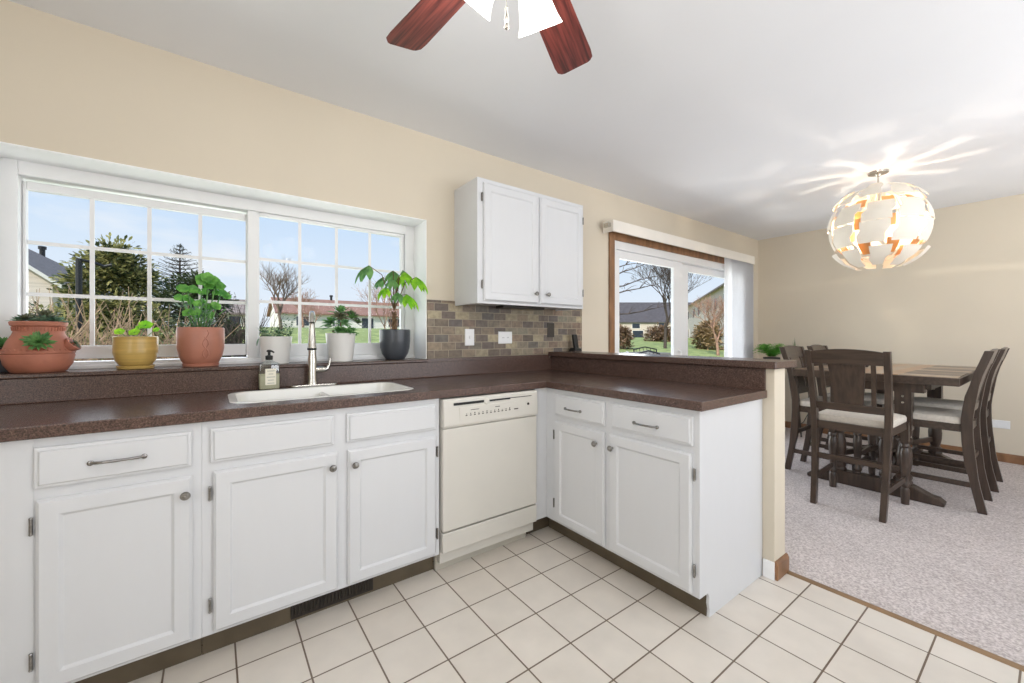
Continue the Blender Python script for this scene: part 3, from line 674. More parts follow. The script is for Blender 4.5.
g_.build('succulent', 'leaf_pale', sp)
g_ = MB(); rosette(g_, (x + .018, y - .02, LZ + .225), .05, 9, (.1, -.3, 1), .42, r2); rosette(g_, (x - .03, y - .03, LZ + .215), .036, 8, (-.2, -.4, 1), .42, r2); g_.build('succulent', 'leaf_tip', sp)
# 0 small dark plant at the far left
x, y = -.698, .150
t, p_ = pot('small_potted_plant', 'small dark pot with spiky green leaves at the far left end of the ledge', x, y, [(.022, 0), (.026, .004), (.032, .095), (.034, .098), (.030, .098), (.028, .085)], 'charcoal', .086, .028)
g_ = MB(); rosette(g_, (x + .004, y, LZ + .10), .075, 9, (0, -.1, 1), .3, random.Random(8), .25, 1.2, 3); g_.build('leaves', 'leaf', t)
# 2 ochre pot
x, y = -.284, .070
t, p_ = pot('potted_plant', 'ochre yellow ribbed pot on its saucer with a few round lime leaves', x, y,
    [(.050, .014), (.056, .018), (.070, .04), (.0765, .07)] + [(.0765 + .0008 * (i % 2), .07 + .007 * i) for i in range(1, 11)] + [(.078, .144), (.073, .146), (.071, .128)], 'yellow', .128, .071,
    [(.055, 0), (.062, .002), (.066, .014), (.063, .016), (.060, .010), (.0005, .010)])
g_ = MB(); s_ = MB()
for dx, dz, r, dy in ((-.052, .036, .019, -.02), (-.002, .034, .021, -.035), (.034, .068, .026, -.01), (.068, .046, .014, .01), (.006, .056, .011, .02)):
    c = Vector((x + dx, y + dy, LZ + .132 + dz)); disc_leaf(g_, c, (rnd.uniform(-.4, .4), -1, .9), r)
    s_.tube([(x + dx * .3, y + dy * .3, LZ + .128), (x + dx * .7, y + dy * .7, LZ + .13 + dz * .6), c], .0016, 5)
g_.build('leaves', 'leaf_bright', t); s_.build('stems', 'leaf', t)
# 3 terracotta pot with jade-like plant
x, y = -.050, .078
t, p_ = pot('potted_plant', 'smooth terracotta pot with tall round-leaved succulent beside the window mullion', x, y,
    [(.062, .012), (.070, .016), (.086, .05), (.093, .09), (.0945, .13), (.094, .185), (.091, .19), (.088, .186), (.087, .165)], 'terra_glazed', .168, .087,
    [(.062, 0), (.070, .002), (.074, .014), (.070, .016), (.066, .010), (.0005, .010)])
for s2 in (-1, 1):
    pts = [(x + .02 + .012 * s2 * math.sin(i * 1.1), y - .0935 + abs(i - 4) * .0012, LZ + .04 + i * .017) for i in range(9)]
    MB().tube(pts, .003, 6).build('relief_vine', 'terra_glazed', p_, smooth=True)
g_ = MB(); s_ = MB(); base = Vector((x, y, LZ + .165))
heads = [(-.070, .125, .020, 4), (-.050, .160, .026, 5), (-.015, .110, .022, 4), (.030, .195, .030, 7), (.055, .175, .026, 6), (.078, .150, .020, 5), (.045, .100, .024, 5), (-.03, .075, .022, 5), (.015, .065, .022, 4), (.002, .150, .018, 3)]
for dx, dz, r, k in heads:
    r *= 1.12; k += 1
    hp = base + Vector((dx, rnd.uniform(-.045, .03), dz * 1.28))
    s_.tube([base + Vector((dx * .25, 0, 0)), base + Vector((dx * .6, hp.y - y, dz * .5)) * 1.0, hp], [.005, .004, .003], 6)
    for q in range(k):
        a = q * 2 * PI / k + rnd.random(); el = rnd.uniform(-.1, .5)
        c = hp + Vector((math.cos(a), math.sin(a), el)) * r * .95
        disc_leaf(g_, c, (math.cos(a) * .5, math.sin(a) * .3 - .9, .5), r * rnd.uniform(.6, .85))
for dx in (.10, .108): disc_leaf(g_, base + Vector((dx, .0, .185)), (.3, -1, .3), .016)
s_.tube([base + Vector((.07, 0, .09)), base + Vector((.1, 0, .12))], .002, 5)
g_.build('leaves', 'leaf_round', t); s_.build('stems', 'leaf', t)
g_ = MB()
for i in range(150):
    a = rnd.uniform(0, 2 * PI); rr = rnd.uniform(.01, .075); h = rnd.uniform(.01, .13); c = base + Vector((math.cos(a) * rr - .02, math.sin(a) * rr, h))
    g_.leaf(c, (math.cos(a), math.sin(a), rnd.uniform(.3, 1.4)), (0, 0, 1), rnd.uniform(.025, .045), .010)
g_.build('low_foliage', 'leaf_pale', t)
# 4, 5 white pots
def white_pot(x, y, R, H, label):
    return pot('potted_succulent', label, x, y, [(R * .76, 0), (R * .80, .003), (R * .98, H - .006), (R, H), (R * .95, H), (R * .93, H - .018)], 'potwhite', H - .014, R * .93, cat='plant')
x, y = .268, .085
t, p_ = white_pot(x, y, .080, .146, 'white tapered pot of low dark green sprigs behind the soap bottle')
g_ = MB(); r3 = random.Random(11)
for i in range(26):
    a = r3.uniform(0, 2 * PI); rr = r3.uniform(0, .068); h = .045 + (.075 if (math.cos(a) * rr > .015) else 0) * r3.random()
    b0 = Vector((x + math.cos(a) * rr, y + math.sin(a) * rr, LZ + .132)); tip = b0 + Vector((math.cos(a) * .02, math.sin(a) * .02, h + r3.uniform(0, .02)))
    for k in range(11):
        tt = k / 10; q = b0.lerp(tip, tt); aa = k * 2.4
        g_.leaf(q, (math.cos(aa), math.sin(aa), .7), (0, 0, 1), .022, .010)
for i in range(6):
    b0 = Vector((x - .07, y - .02 + .01 * i, LZ + .145)); g_.leaf(b0, (-1, -.3, -1.5), (0, 0, 1), .05, .012, .3)
g_.build('foliage', 'leaf_dark', t)
x, y = .600, .085
t, p_ = white_pot(x, y, .083, .165, 'white tapered pot with large open grey-green rosette succulent')
g_ = MB(); r4 = random.Random(13)
for dx, dy, dz, R in ((-.06, -.02, .085, .066), (.0, .0, .145, .080), (.05, -.02, .11, .072), (-.02, -.045, .035, .05), (.06, .02, .035, .056), (-.055, .03, .06, .05), (.03, .04, .08, .05), (.02, -.05, .03, .05)):
    rosette(g_, (x + dx, y + dy, LZ + .14 + dz), R, 9, (dx * 9, dy * 9, 1), .36, r4, .0, 1.15, 3)
g_.build('rosettes', 'leaf', t)
g_ = MB()
for dx, dy, dz, R in ((.06, -.015, .125, .062), (-.01, -.03, .115, .06), (.09, .0, .085, .055)): rosette(g_, (x + dx, y + dy, LZ + .14 + dz), R, 8, (dx * 7, dy * 7 - .3, 1), .36, r4, .0, 1.1, 3)
g_.build('tipped_rosettes', 'leaf_tip', t)
s_ = MB()
for dx, dy, dz in ((-.05, -.02, .04), (0, 0, .09), (.045, -.02, .065), (.06, .02, .03)): s_.tube([(x + dx * .4, y + dy * .4, LZ + .148), (x + dx, y + dy, LZ + .14 + dz)], .004, 6)
s_.build('stems', 'stem', t)
# 6 charcoal pot with money tree
x, y = .925, .082
t, p_ = pot('money_tree', 'charcoal pot with a small tree of bright drooping leaflets, right end of ledge', x, y,
    [(.048, 0), (.060, .006), (.080, .038), (.090, .075), (.094, .12), (.0945, .186), (.091, .19), (.088, .187), (.087, .17)], 'charcoal', .172, .087)
s_ = MB(); b0 = Vector((x - .005, y, LZ + .17))
for k in range(3):
    pts = [b0 + Vector((.011 * math.cos(i * .9 + k * 2.1), .011 * math.sin(i * .9 + k * 2.1), i * .0165)) for i in range(9)]
    s_.tube(pts, [.010 - i * .0005 for i in range(9)], 7)
crown = b0 + Vector((0, 0, .16)); gl = MB(); gp = MB()
arms = [((.095, -.125, .185), 'b', 1.1), ((.055, -.07, .08), 'b', 1.1), ((-.165, -.02, .245), 'p', 1.2), ((-.065, -.03, .12), 'b', .85), ((.0, .02, .235), 'p', .95), ((.045, -.06, .22), 'b', 1.0), ((-.03, -.045, .17), 'p', .8), ((.03, .0, .20), 'b', .8), ((-.06, .03, .19), 'p', .85), ((.045, -.03, .235), 'p', .9), ((.0, -.06, .09), 'p', .8)]
for v, tp, sc_ in arms:
    h = crown + Vector(v); mid = crown + Vector((v[0] * .5, v[1] * .5, v[2] * .75 + .015))
    s_.tube([crown - Vector((0, 0, .02)), mid, h], [.0035, .0025, .002], 6)
    out = Vector((v[0], v[1], 0)); out = out.normalized() if out.length > .01 else Vector((1, 0, 0))
    perp = Vector((-out.y, out.x, 0))
    for k in range(5):
        aa = (k - 2) * .62; d = out * math.cos(aa) + perp * math.sin(aa) + Vector((0, 0, -.75 + .1 * rnd.random()))
        (gl if tp == 'b' else gp).leaf(h, d, (0, 0, 1), .118 * sc_ * (1 - .1 * abs(k - 2)), .038 * sc_, .35, .2, (.1, .5, .9, 1, .7, .05))
s_.build('trunk', 'stem', t, smooth=True); gl.build('bright_leaves', 'leaf_bright', t); gp.build('pale_leaves', 'leaf', t)
# ================================================================== CEILING FAN
hub = Vector((.604, -1.62, 2.2))
fan = thing('ceiling_fan', 'ceiling fan with rosewood blades and glowing white glass shades', 'ceiling fan', (hub.x, hub.y, 2.10))
MB().lathe([(.065, 2.478), (.065, 2.455), (.03, 2.43), (.014, 2.42), (.014, 2.33), (.06, 2.32), (.105, 2.30), (.115, 2.25), (.105, 2.20), (.06, 2.185), (.05, 2.16), (.055, 2.135), (.03, 2.12)], (hub.x, hub.y, 0), 28).build('motor', 'fan_metal', fan, smooth=True)
for k in range(5):
    A = math.radians(97 + 72 * k) if k != 4 else math.radians(29.5)
    if k == 4: A = math.radians(97 - 67)
    ca, sa = math.cos(A), math.sin(A); tilt = math.radians(-13)
    bl = bpy.data.objects.new('blade', None)
    mb = MB(); pts = []
    for (r, wd) in ((.17, .048), (.20, .056), (.35, .062), (.53, .070), (.563, .068), (.578, .056), (.582, .044)): pts.append((r, wd))
    poly = [(r, wd) for r, wd in pts] + [(r, -wd) for r, wd in reversed(pts)]
    mb.rings([[(r, q, -.003) for r, q in poly], [(r, q, .003) for r, q in poly]])
    o = mb.build('blade', 'rosewood', None); o.parent = fan; o.location = (0, 0, .10); o.rotation_euler = Matrix.Rotation(A, 3, 'Z').__matmul__(Matrix.Rotation(tilt, 3, 'X')).to_euler()
    MB().box(.09, .21, -.012, .012, .004, .009).box(.17, .25, -.03, .03, .0035, .007).build('bracket', 'fan_metal', None).parent = o
for k, (A, out_, dz_) in enumerate(((26, .62, 0), (104, .85, .035), (196, .62, 0), (268, .62, 0))):
    A = math.radians(A); ca, sa = math.cos(A), math.sin(A)
    # bell shade hanging outward
    ax = Vector((ca * out_, sa * out_, -.78)).normalized(); c0 = hub + Vector((ca * .075, sa * .075, -.07 + dz_))
    a_ = ax.orthogonal().normalized(); b_ = ax.cross(a_)
    mb = MB(); rs = []
    for r, tt in ((.020, 0), (.030, .012), (.040, .035), (.046, .065), (.054, .095), (.064, .118), (.062, .118), (.050, .09), (.040, .05)):
        rs.append([c0 + ax * tt + (a_ * math.cos(q * PI / 10) + b_ * math.sin(q * PI / 10)) * r for q in range(20)])
    mb.rings(rs, True, False); sh_ = mb.build('glass_shade', 'shade', fan, smooth=True)
    MB().tube([hub + Vector((ca * .03, sa * .03, -.06)), c0 + ax * .01], [.014, .02], 12).build('socket_arm', 'fan_metal', fan, smooth=True)
    light('fan_bulb', 'POINT', c0 + ax * .16, 3.0, (1, .97, .93), radius=.06)
ch = MB(); pc = Vector((.628, -1.545, 0))
ch.tube([(pc.x, pc.y, 2.13), (pc.x, pc.y, 2.055)], .0012, 5); ch.ball((pc.x, pc.y, 2.052), .005, 8)
ch.lathe([(.002, 2.050), (.005, 2.046), (.003, 2.040), (.006, 2.030), (.006, 2.018), (.003, 2.012), (.007, 2.006), (.006, 1.998), (.001, 1.994)], (pc.x, pc.y, 0), 12)
ch.build('pull_chain', 'chrome', fan, smooth=True)
# ================================================================== PENDANT LAMP
LC = Vector((4.234, -1.571, 2.035)); R0 = .298
pl = thing('pendant_lamp', 'large spherical pendant lamp of white petals with copper lining above the table', 'lamp', (LC.x, LC.y, LC.z))
MB().lathe([(.005, CEIL - .001), (.065, CEIL - .001), (.062, CEIL - .014), (.02, CEIL - .02), (.012, CEIL - .035)], (LC.x, LC.y, 0), 28).build('canopy', 'chrome', pl, smooth=True)
MB().tube([(LC.x, LC.y, CEIL - .03), (LC.x, LC.y, LC.z + .30)], .006, 8).tube([(LC.x, LC.y, LC.z + .31), (LC.x, LC.y, LC.z + .06)], .011, 10).build('stem', 'chrome', pl, smooth=True)
MB().ball((LC.x, LC.y, LC.z), .045, 16).build('bulb', 'bulb', pl, smooth=True)
light('pendant_bulb', 'POINT', (LC.x, LC.y, LC.z + .06), 25, (1, .88, .72), radius=.012)
def shell(mb, la0, la1, lo0, lo1, R, push, th=.004, jig=.0, nla=5, nlo=5):
    lam, lom = (la0 + la1) / 2, (lo0 + lo1) / 2
    dirn = Vector((math.cos(lam) * math.cos(lom), math.cos(lam) * math.sin(lom), math.sin(lam)))
    grid = []
    for s_ in (0, 1):
        g2 = []
        for i in range(nla + 1):
            row = []
            for j in range(nlo + 1):
                la = la0 + (la1 - la0) * i / nla
                sh2 = jig * (1 if (i * 2 // (nla + 1)) % 2 else -1)
                lo = lo0 + (lo1 - lo0) * j / nlo + sh2
                rr = R - s_ * th
                row.append(mb.bm.verts.new(LC + dirn * push + Vector((math.cos(la) * math.cos(lo), math.cos(la) * math.sin(lo), math.sin(la))) * rr))
            g2.append(row)
        grid.append(g2)
    for s_ in (0, 1):
        for i in range(nla):
            for j in range(nlo):
                g2 = grid[s_]; q = (g2[i][j], g2[i][j + 1], g2[i + 1][j + 1], g2[i + 1][j])
                f = mb.bm.faces.new(q if s_ == 0 else q[::-1]); f.material_index = s_
    def edge(a0, a1, b1, b0): f = mb.bm.faces.new((a0, b0, b1, a1)); f.material_index = 0
    o_, i_ = grid
    for j in range(nlo):
        edge(o_[0][j], o_[0][j + 1], i_[0][j + 1], i_[0][j]); edge(o_[nla][j + 1], o_[nla][j], i_[nla][j], i_[nla][j + 1])
    for i in range(nla):
        edge(o_[i + 1][0], o_[i][0], i_[i][0], i_[i + 1][0]); edge(o_[i][nlo], o_[i + 1][nlo], i_[i + 1][nlo], i_[i][nlo])
rp_ = random.Random(21); NP = 9
for row, (a, b, ps) in enumerate(((-68, -31, .040), (-30, 1.3, .010), (1.5, 31, .010), (32, 68, .040))):
    for k in range(NP):
        lo = 2 * PI * (k + (.30 if row in (0, 2) else .12)) / NP; wd = 2 * PI / NP
        mb = MB(); shell(mb, math.radians(a), math.radians(b), lo + wd * (.11 if row in (0, 3) else .07), lo + wd * (.87 if row in (0, 3) else .93), R0, ps + rp_.uniform(-.008, .018), jig=wd * .07)
        mb.build('petal', ['petal', 'petal'], pl, smooth=True, recalc=False)
for row, (a, b) in enumerate(((-52, -25), (27, 43), (-9, 9))):
    for k in range(NP):
        lo = 2 * PI * (k + (.06, -.10, .05)[row]) / NP; wd = 2 * PI / NP * (1 if row < 2 else .5)
        mb = MB(); shell(mb, math.radians(a), math.radians(b), lo, lo + wd * .46, R0 - .022, .01)
        mb.build('copper_petal', 'copper', pl, smooth=True, recalc=False)
w = MB()
for k in range(NP):
    lo = 2 * PI * (k + .5) / NP
    for sg in (1, -1):
        w.tube([LC + Vector((0, 0, sg * .12))] + [LC + Vector((math.cos(math.radians(q)) * math.cos(lo), math.cos(math.radians(q)) * math.sin(lo), sg * math.sin(math.radians(q)))) * (R0 - .03) for q in (80, 60, 40, 20)], .0035, 5)
w.build('rib_frame', 'petal', pl)
# ================================================================== SLIDING DOOR DRESSINGS
bl = thing('vertical_blind', 'white vertical blind drawn to the right of the sliding door, under a cream valance', 'blind', (4.2, -.08, .02))
w = MB(); w.box(2.775, 5.51, -.135, -.128, 2.088, 2.188); w.box(2.775, 2.782, -.128, -.02, 2.088, 2.188); w.box(5.503, 5.51, -.128, -.02, 2.088, 2.188); w.build('valance', 'valance', bl, bevel=.002)
w = MB(); w.box(2.79, 5.50, -.10, -.06, 2.14, 2.175); w.box(2.745, 2.775, -.11, -.05, 2.13, 2.165); w.build('head_rail', 'chrome', bl, bevel=.002)
for i in range(15):
    xx = 4.945 + i * .041; mb = MB()
    pr = [(xx + .008 * math.sin(PI * t / 4), -.115 + .085 * t / 4) for t in range(5)]
    mb.rings([[(u, v, .03) for u, v in pr] + [(u + .002, v, .03) for u, v in reversed(pr)], [(u, v, 2.15) for u, v in pr] + [(u + .002, v, 2.15) for u, v in reversed(pr)]])
    mb.build('vane', 'blind', bl)
# outlet on the right wall
t = thing('wall_outlet', 'white outlet plate low on the right wall of the dining area', 'outlet', (XR - .001, -2.095, .29))
MB().panel(-2.155, -2.035, .315, .390, [(0, 0), (0, .003), (.003, .006)], lambda u, q, d: (XR - .001 - d, u, q)).build('cover_plate', 'white', t)
for s_ in (-1, 1): MB().lathe([(.015, 0), (.015, -.0015)], (XR - .007, -2.095 + s_ * .022, .352), 16, 'x').build('socket', 'white', t)
# ================================================================== DINING SET
CHL = 'dark wooden counter-height chair'
def make_chair(loc, rz, label):
    t = thing('dining_chair', label, 'chair', (0, 0, 0), 0, 'counter-height chairs round the dining table')
    prof = [(0, -.250), (.15, -.222), (.32, -.196), (.50, -.182), (.62, -.182), (.75, -.196), (.92, -.232), (1.075, -.282)]
    def yb(z):
        for (z0, y0), (z1, y1) in zip(prof, prof[1:]):
            if z <= z1: return y0 + (y1 - y0) * (z - z0) / (z1 - z0)
        return prof[-1][1]
    for s_ in (-1, 1):
        rs = []
        for i in range(15):
            z = 1.078 * i / 14; xo = s_ * (.183 + .024 * z); rs.append((z, xo))
        mb = MB(); ring = []
        for z, xo in rs:
            yy = yb(z); ring.append([(xo + a * .017, yy + b * (.0215 + (.006 if .3 < z < .8 else 0)), z) for a, b in ((-1, -1), (1, -1), (1, 1), (-1, 1))])
        mb.rings(ring); mb.build('leg', 'wood', t, bevel=.003)
        mb = MB(); xo = s_ * .205; yo = .238
        mb.box(xo - .020, xo + .020, yo - .020, yo + .020, .425, .575)
        mb.lathe([(.022, 0), (.023, .03), (.025, .10), (.019, .115), (.026, .125), (.0275, .14), (.0195, .155), (.021, .20), (.028, .32), (.0285, .36), (.022, .385), (.019, .395), (.027, .402), (.027, .412), (.022, .426)], (xo, yo, 0), 16)
        mb.build('leg', 'wood', t, smooth=True)
        mb = MB(); mb.rings([[(s_ * .192 - .009, -.19, .525), (s_ * .192 + .009, -.19, .525), (s_ * .192 + .009, -.19, .578), (s_ * .192 - .009, -.19, .578)], [(s_ * .208 - .009, .235, .525), (s_ * .208 + .009, .235, .525), (s_ * .208 + .009, .235, .578), (s_ * .208 - .009, .235, .578)]])
        mb.build('seat_rail', 'woodh', t)
        MB().rings([[(s_ * x_ + a * .007, y_, .175 + b * .017) for a, b in ((-1, -1), (1, -1), (1, 1), (-1, 1))] for x_, y_ in ((.188, -.215), (.205, .232))]).build('stretcher', 'woodh', t)
    MB().box(-.185, .185, -.195, -.172, .525, .578).build('seat_rail', 'woodh', t)
    MB().box(-.190, .190, .228, .250, .525, .578).build('seat_rail', 'woodh', t)
    MB().box(-.178, .178, -.205, -.188, .318, .352).build('stretcher', 'woodh', t, bevel=.002)
    MB().box(-.190, .190, .230, .246, .225, .260).build('stretcher', 'woodh', t, bevel=.002)
    # cushion
    mb = MB()
    def ring(k, z):
        pts = rrect(-.215 * k, .215 * k, -.165 * k - .0, .262 * k, .035, 4)
        return [(x_ * (1 - .06 * max(0, (-y_) / .2)), y_, z) for x_, y_ in pts]
    mb.rings([ring(.98, .574), ring(1.0, .585), ring(1.0, .606), ring(.97, .620), ring(.85, .629), ring(.5, .633)]); mb.build('seat', 'fabric', t, smooth=True)
    # back
    def rail(z0, z1, arch, nm):
        rs = []
        for i in range(9):
            u = -1 + 2 * i / 8; hw = .185 + .024 * z0; xx = u * hw; bow = .012 * (1 - u * u); zt = z1 + arch * (1 - u * u)
            rs.append([(xx, yb(z0) - .012 - bow, z0), (xx, yb(z0) + .008 - bow, z0), (xx, yb(z1) + .008 - bow, zt), (xx, yb(z1) - .012 - bow, zt)])
        MB().rings(rs).build(nm, 'woodh', t, bevel=.002)
    rail(.985, 1.068, .022, 'top_rail'); rail(.665, .715, 0, 'back_rail')
    for x0a, x1a, x0b, x1b, nm in ((-.078, .078, -.100, .100, 'splat'), (-.142, -.117, -.152, -.127, 'slat'), (.117, .142, .127, .152, 'slat')):
        rs = []
        for i in range(7):
            q = i / 6; z = .712 + .280 * q; a_, b_ = x0a + (x0b - x0a) * q, x1a + (x1b - x1a) * q; yy = yb(z) - .010
            rs.append([(a_, yy - .006, z), (b_, yy - .006, z), (b_, yy + .006, z), (a_, yy + .006, z)])
        MB().rings(rs).build(nm, 'wood', t, bevel=.001)
    t.location = loc; t.rotation_euler = (0, 0, rz)
    return t
CG = 'counter-height chairs round the dining table'
ch0 = make_chair((3.655, -1.577, .004), -PI / 2, CHL + ' at the near end of the table, its back to the kitchen')
dup(ch0, (4.275, -1.872, .004), 0, CHL + ' nearest on the right side of the table, seen edge-on', CG)
dup(ch0, (4.930, -1.885, .004), 0, CHL + ' second on the right side, behind the nearer right chair', CG)
dup(ch0, (4.268, -1.245, .004), PI, CHL + ' on the window side of the table, just past the bar end', CG)
dup(ch0, (4.930, -1.245, .004), PI, CHL + ' on the window side, farther one with only its top rail clear', CG)
TX0, TX1, TY0, TY1 = 3.93, 5.50, -2.035, -1.085
tb = thing('dining_table', 'dark wood counter-height trestle table with inlaid plank top', 'table', ((TX0 + TX1) / 2, (TY0 + TY1) / 2, .004))
TC = -1.56
# top: dark frame edge, planks across at the long sides, lengthwise field in the middle
w = MB(); w.box(TX0, TX1, TY0, TY1, .846, .900); w.build('tabletop', 'woodh', tb, bevel=.003)
pr = random.Random(4)
tone = [('plank_light', (190, 168, 146)), ('plank_mid', (140, 118, 100)), ('plank_dark', (98, 78, 66)), ('plank_honey', (196, 160, 126))]
for nm, c in tone: M[nm] = mat('table_' + nm, c, .3, var=.14, scale=10, stretch=(6, 1, 6))
k = 0
for (y0, y1, seq, wd) in ((TY0 + .012, -1.74, ('plank_light', 'plank_dark', 'plank_mid', 'plank_dark', 'plank_light', 'plank_dark', 'plank_mid', 'plank_light', 'plank_dark', 'plank_mid'), 10),
                          (-1.38, TY1 - .012, ('plank_mid', 'plank_dark', 'plank_light', 'plank_mid', 'plank_dark', 'plank_light', 'plank_dark', 'plank_mid', 'plank_light', 'plank_dark'), 10)):
    L = (TX1 - TX0 - .024) / wd
    for i, q in enumerate(seq):
        MB().box(TX0 + .012 + i * L, TX0 + .012 + (i + 1) * L - .0015, y0, y1, .900, .9055).build('inlay_plank', q, tb)
for i in range(4):
    y0 = -1.738 + i * .089
    MB().box(TX0 + .012, TX1 - .012, y0, y0 + .0875, .900, .9055).build('inlay_plank', ('plank_honey', 'plank_light', 'plank_honey', 'plank_light')[i], tb)
MB().box(TX0 + .12, TX1 - .12, TC - .33, TC + .33, .80, .846).build('apron', 'woodh', tb)
for xc in (4.055, 5.30):
    mb = MB().prism([(TC + a, b) for a, b in ((-.395, .0045), (-.40, .03), (-.37, .055), (-.33, .062), (-.24, .105), (-.20, .11), (.20, .11), (.24, .105), (.33, .062), (.37, .055), (.40, .03), (.395, .0045), (.30, .0045), (-.30, .0045))], 'x', xc - .042, xc + .042)
    mb.build('foot', 'wood', tb, bevel=.006)
    MB().box(xc - .045, xc + .045, TC - .30, TC + .30, .775, .846).build('cross_beam', 'wood', tb, bevel=.004)
    for s_ in (-1, 1):
        yy = TC + s_ * .19; mb = MB()
        mb.box(xc - .046, xc + .046, yy - .046, yy + .046, .50, .80)
        mb.lathe([(.045, .108), (.048, .12), (.040, .135), (.046, .15), (.046, .165), (.030, .18), (.036, .20), (.044, .25), (.046, .30), (.042, .35), (.032, .39), (.030, .41), (.046, .42), (.046, .435), (.034, .445), (.042, .465), (.048, .50)], (xc, yy, 0), 20)
        o = mb.build('pedestal', 'wood', tb, smooth=True)
        bo = MB()
        for zz in (.70, .745): bo.lathe([(.008, 0), (.008, -.004)], (xc - .046, yy, zz), 10, 'x')
        bo.build('bolt', 'chrome', o)
for yy in (TC - .10, TC + .10): MB().box(4.08, 5.275, yy - .016, yy + .016, .112, .165).build('stretcher', 'woodh', tb, bevel=.003)
for s_ in (-1, 1):
    MB().rings([[(4.10, TC - s_ * .17 + a * .012, .24 + b * .02) for a, b in ((-1, -1), (1, -1), (1, 1), (-1, 1))], [(5.26, TC + s_ * .17 + a * .012, .24 + b * .02) for a, b in ((-1, -1), (1, -1), (1, 1), (-1, 1))]]).build('diagonal_brace', 'woodh', tb)
# small black cup on the table
cup = thing('black_candle_cup', 'small black cup standing on the table seen through the near chair back', 'cup', (4.62, -1.40, .9056))
MB().lathe([(.024, .9062), (.030, .910), (.034, .955), (.032, .957), (.028, .93), (.0005, .925)], (4.62, -1.40, 0), 20).build('cup', 'black', cup, smooth=True)
# plant stand with fern and upright succulent in the far corner
ps = thing('plant_stand', 'black plant stand in the far corner beside the sliding door blind', 'plant stand', (5.53, -.45, .004))
MB().lathe([(.195, .80), (.20, .805), (.20, .82), (.195, .825)], (5.53, -.45, 0), 28).build('shelf', 'blackmetal', ps, smooth=True)
for a in range(3):
    A = a * 2 * PI / 3 + .4; MB().tube([(5.53 + .19 * math.cos(A), -.45 + .19 * math.sin(A), .005), (5.53 + .13 * math.cos(A), -.45 + .13 * math.sin(A), .80)], .009, 8).build('leg', 'blackmetal', ps, smooth=True)
fp = thing('potted_fern', 'bright green fern in a dark pot on the corner plant stand', 'plant', (5.42, -.36, .8255))
MB().lathe([(.05, .826), (.065, .83), (.085, .90), (.09, .925), (.084, .925), (.08, .905), (.0005, .905)], (5.42, -.36, 0), 24).build('pot', 'stonepot', fp, smooth=True)
g_ = MB(); rf = random.Random(3)
for i in range(150):
    A = rf.uniform(0, 2 * PI); R = rf.uniform(.09, .21); H = rf.uniform(.05, .14); c0 = Vector((5.42, -.36, .925)); prev = c0
    for k in range(1, 9):
        q = k / 8; c = c0 + Vector((math.cos(A) * R * q, math.sin(A) * R * q, H * math.sin(q * PI * .75) * 1.2))
        for s_ in (-1, 1):
            sd = Vector((-math.sin(A) * s_, math.cos(A) * s_, -.1)) + Vector((math.cos(A), math.sin(A), 0)) * .4
            g_.leaf(c, sd, (0, 0, 1), .038 * (1 - q * .6), .017)
        prev = c
g_.build('fronds', 'fern', fp)
sn = thing('upright_succulent', 'thin upright green plant in a small pot behind the window-side chair', 'plant', (5.63, -.54, .8255))
MB().lathe([(.03, .826), (.045, .83), (.055, .90), (.05, .90), (.046, .885), (.0005, .885)], (5.63, -.54, 0), 20).build('pot', 'stonepot', sn, smooth=True)
g_ = MB()
for i, (dx, dy, h) in enumerate(((-.02, 0, .25), (.02, .01, .28), (.0, -.02, .20), (.01, .02, .24))): g_.leaf((5.63 + dx, -.54 + dy, .885), (dx * 2, dy * 2, 1), (0, -1, 0), h, .022, .02, .3, (.6, .9, 1, .8, .05))
g_.build('leaves', 'leaf_dark', sn)
solo(MB().tube([(5.78, -.58, .80), (5.80, -.55, .62), (5.86, -.60, .5), (5.84, -.62, .38), (5.88, -.60, .25), (5.86, -.55, .12), (5.90, -.5, .08)], .004, 6), 'power_cord', 'cord', 'thin black cord hanging down the right wall beyond the window-side chair', 'cord')
# ================================================================== OUTDOORS
def sm(t): t = max(0, min(1, t)); return t * t * (3 - 2 * t)
def gz(x, y):
    z = -.2 + 2.0 * sm((y - 3) / 26)
    f = sm((x - 10) / 26)
    return z - f * (.85 * sm((y - 3) / 26)) + 1.0 * sm((y - 40) / 60) * (1 - f)
mb = MB(); nx, ny = 60, 40
xs = [-70 + 240 * i / nx for i in range(nx + 1)]; ys = [.31 + 120 * (j / ny) ** 1.8 for j in range(ny + 1)]
V = [[mb.bm.verts.new((a, b, gz(a, b))) for b in ys] for a in xs]
for i in range(nx):
    for j in range(ny): mb.bm.faces.new((V[i][j], V[i + 1][j], V[i + 1][j + 1], V[i][j + 1]))
ground = struct('floor_lawn', mb, 'grass', smooth=True)
struct('floor_patio', MB().box(2.2, 8.5, .31, 3.6, -.35, -.10), 'patio')
rt = random.Random(31)
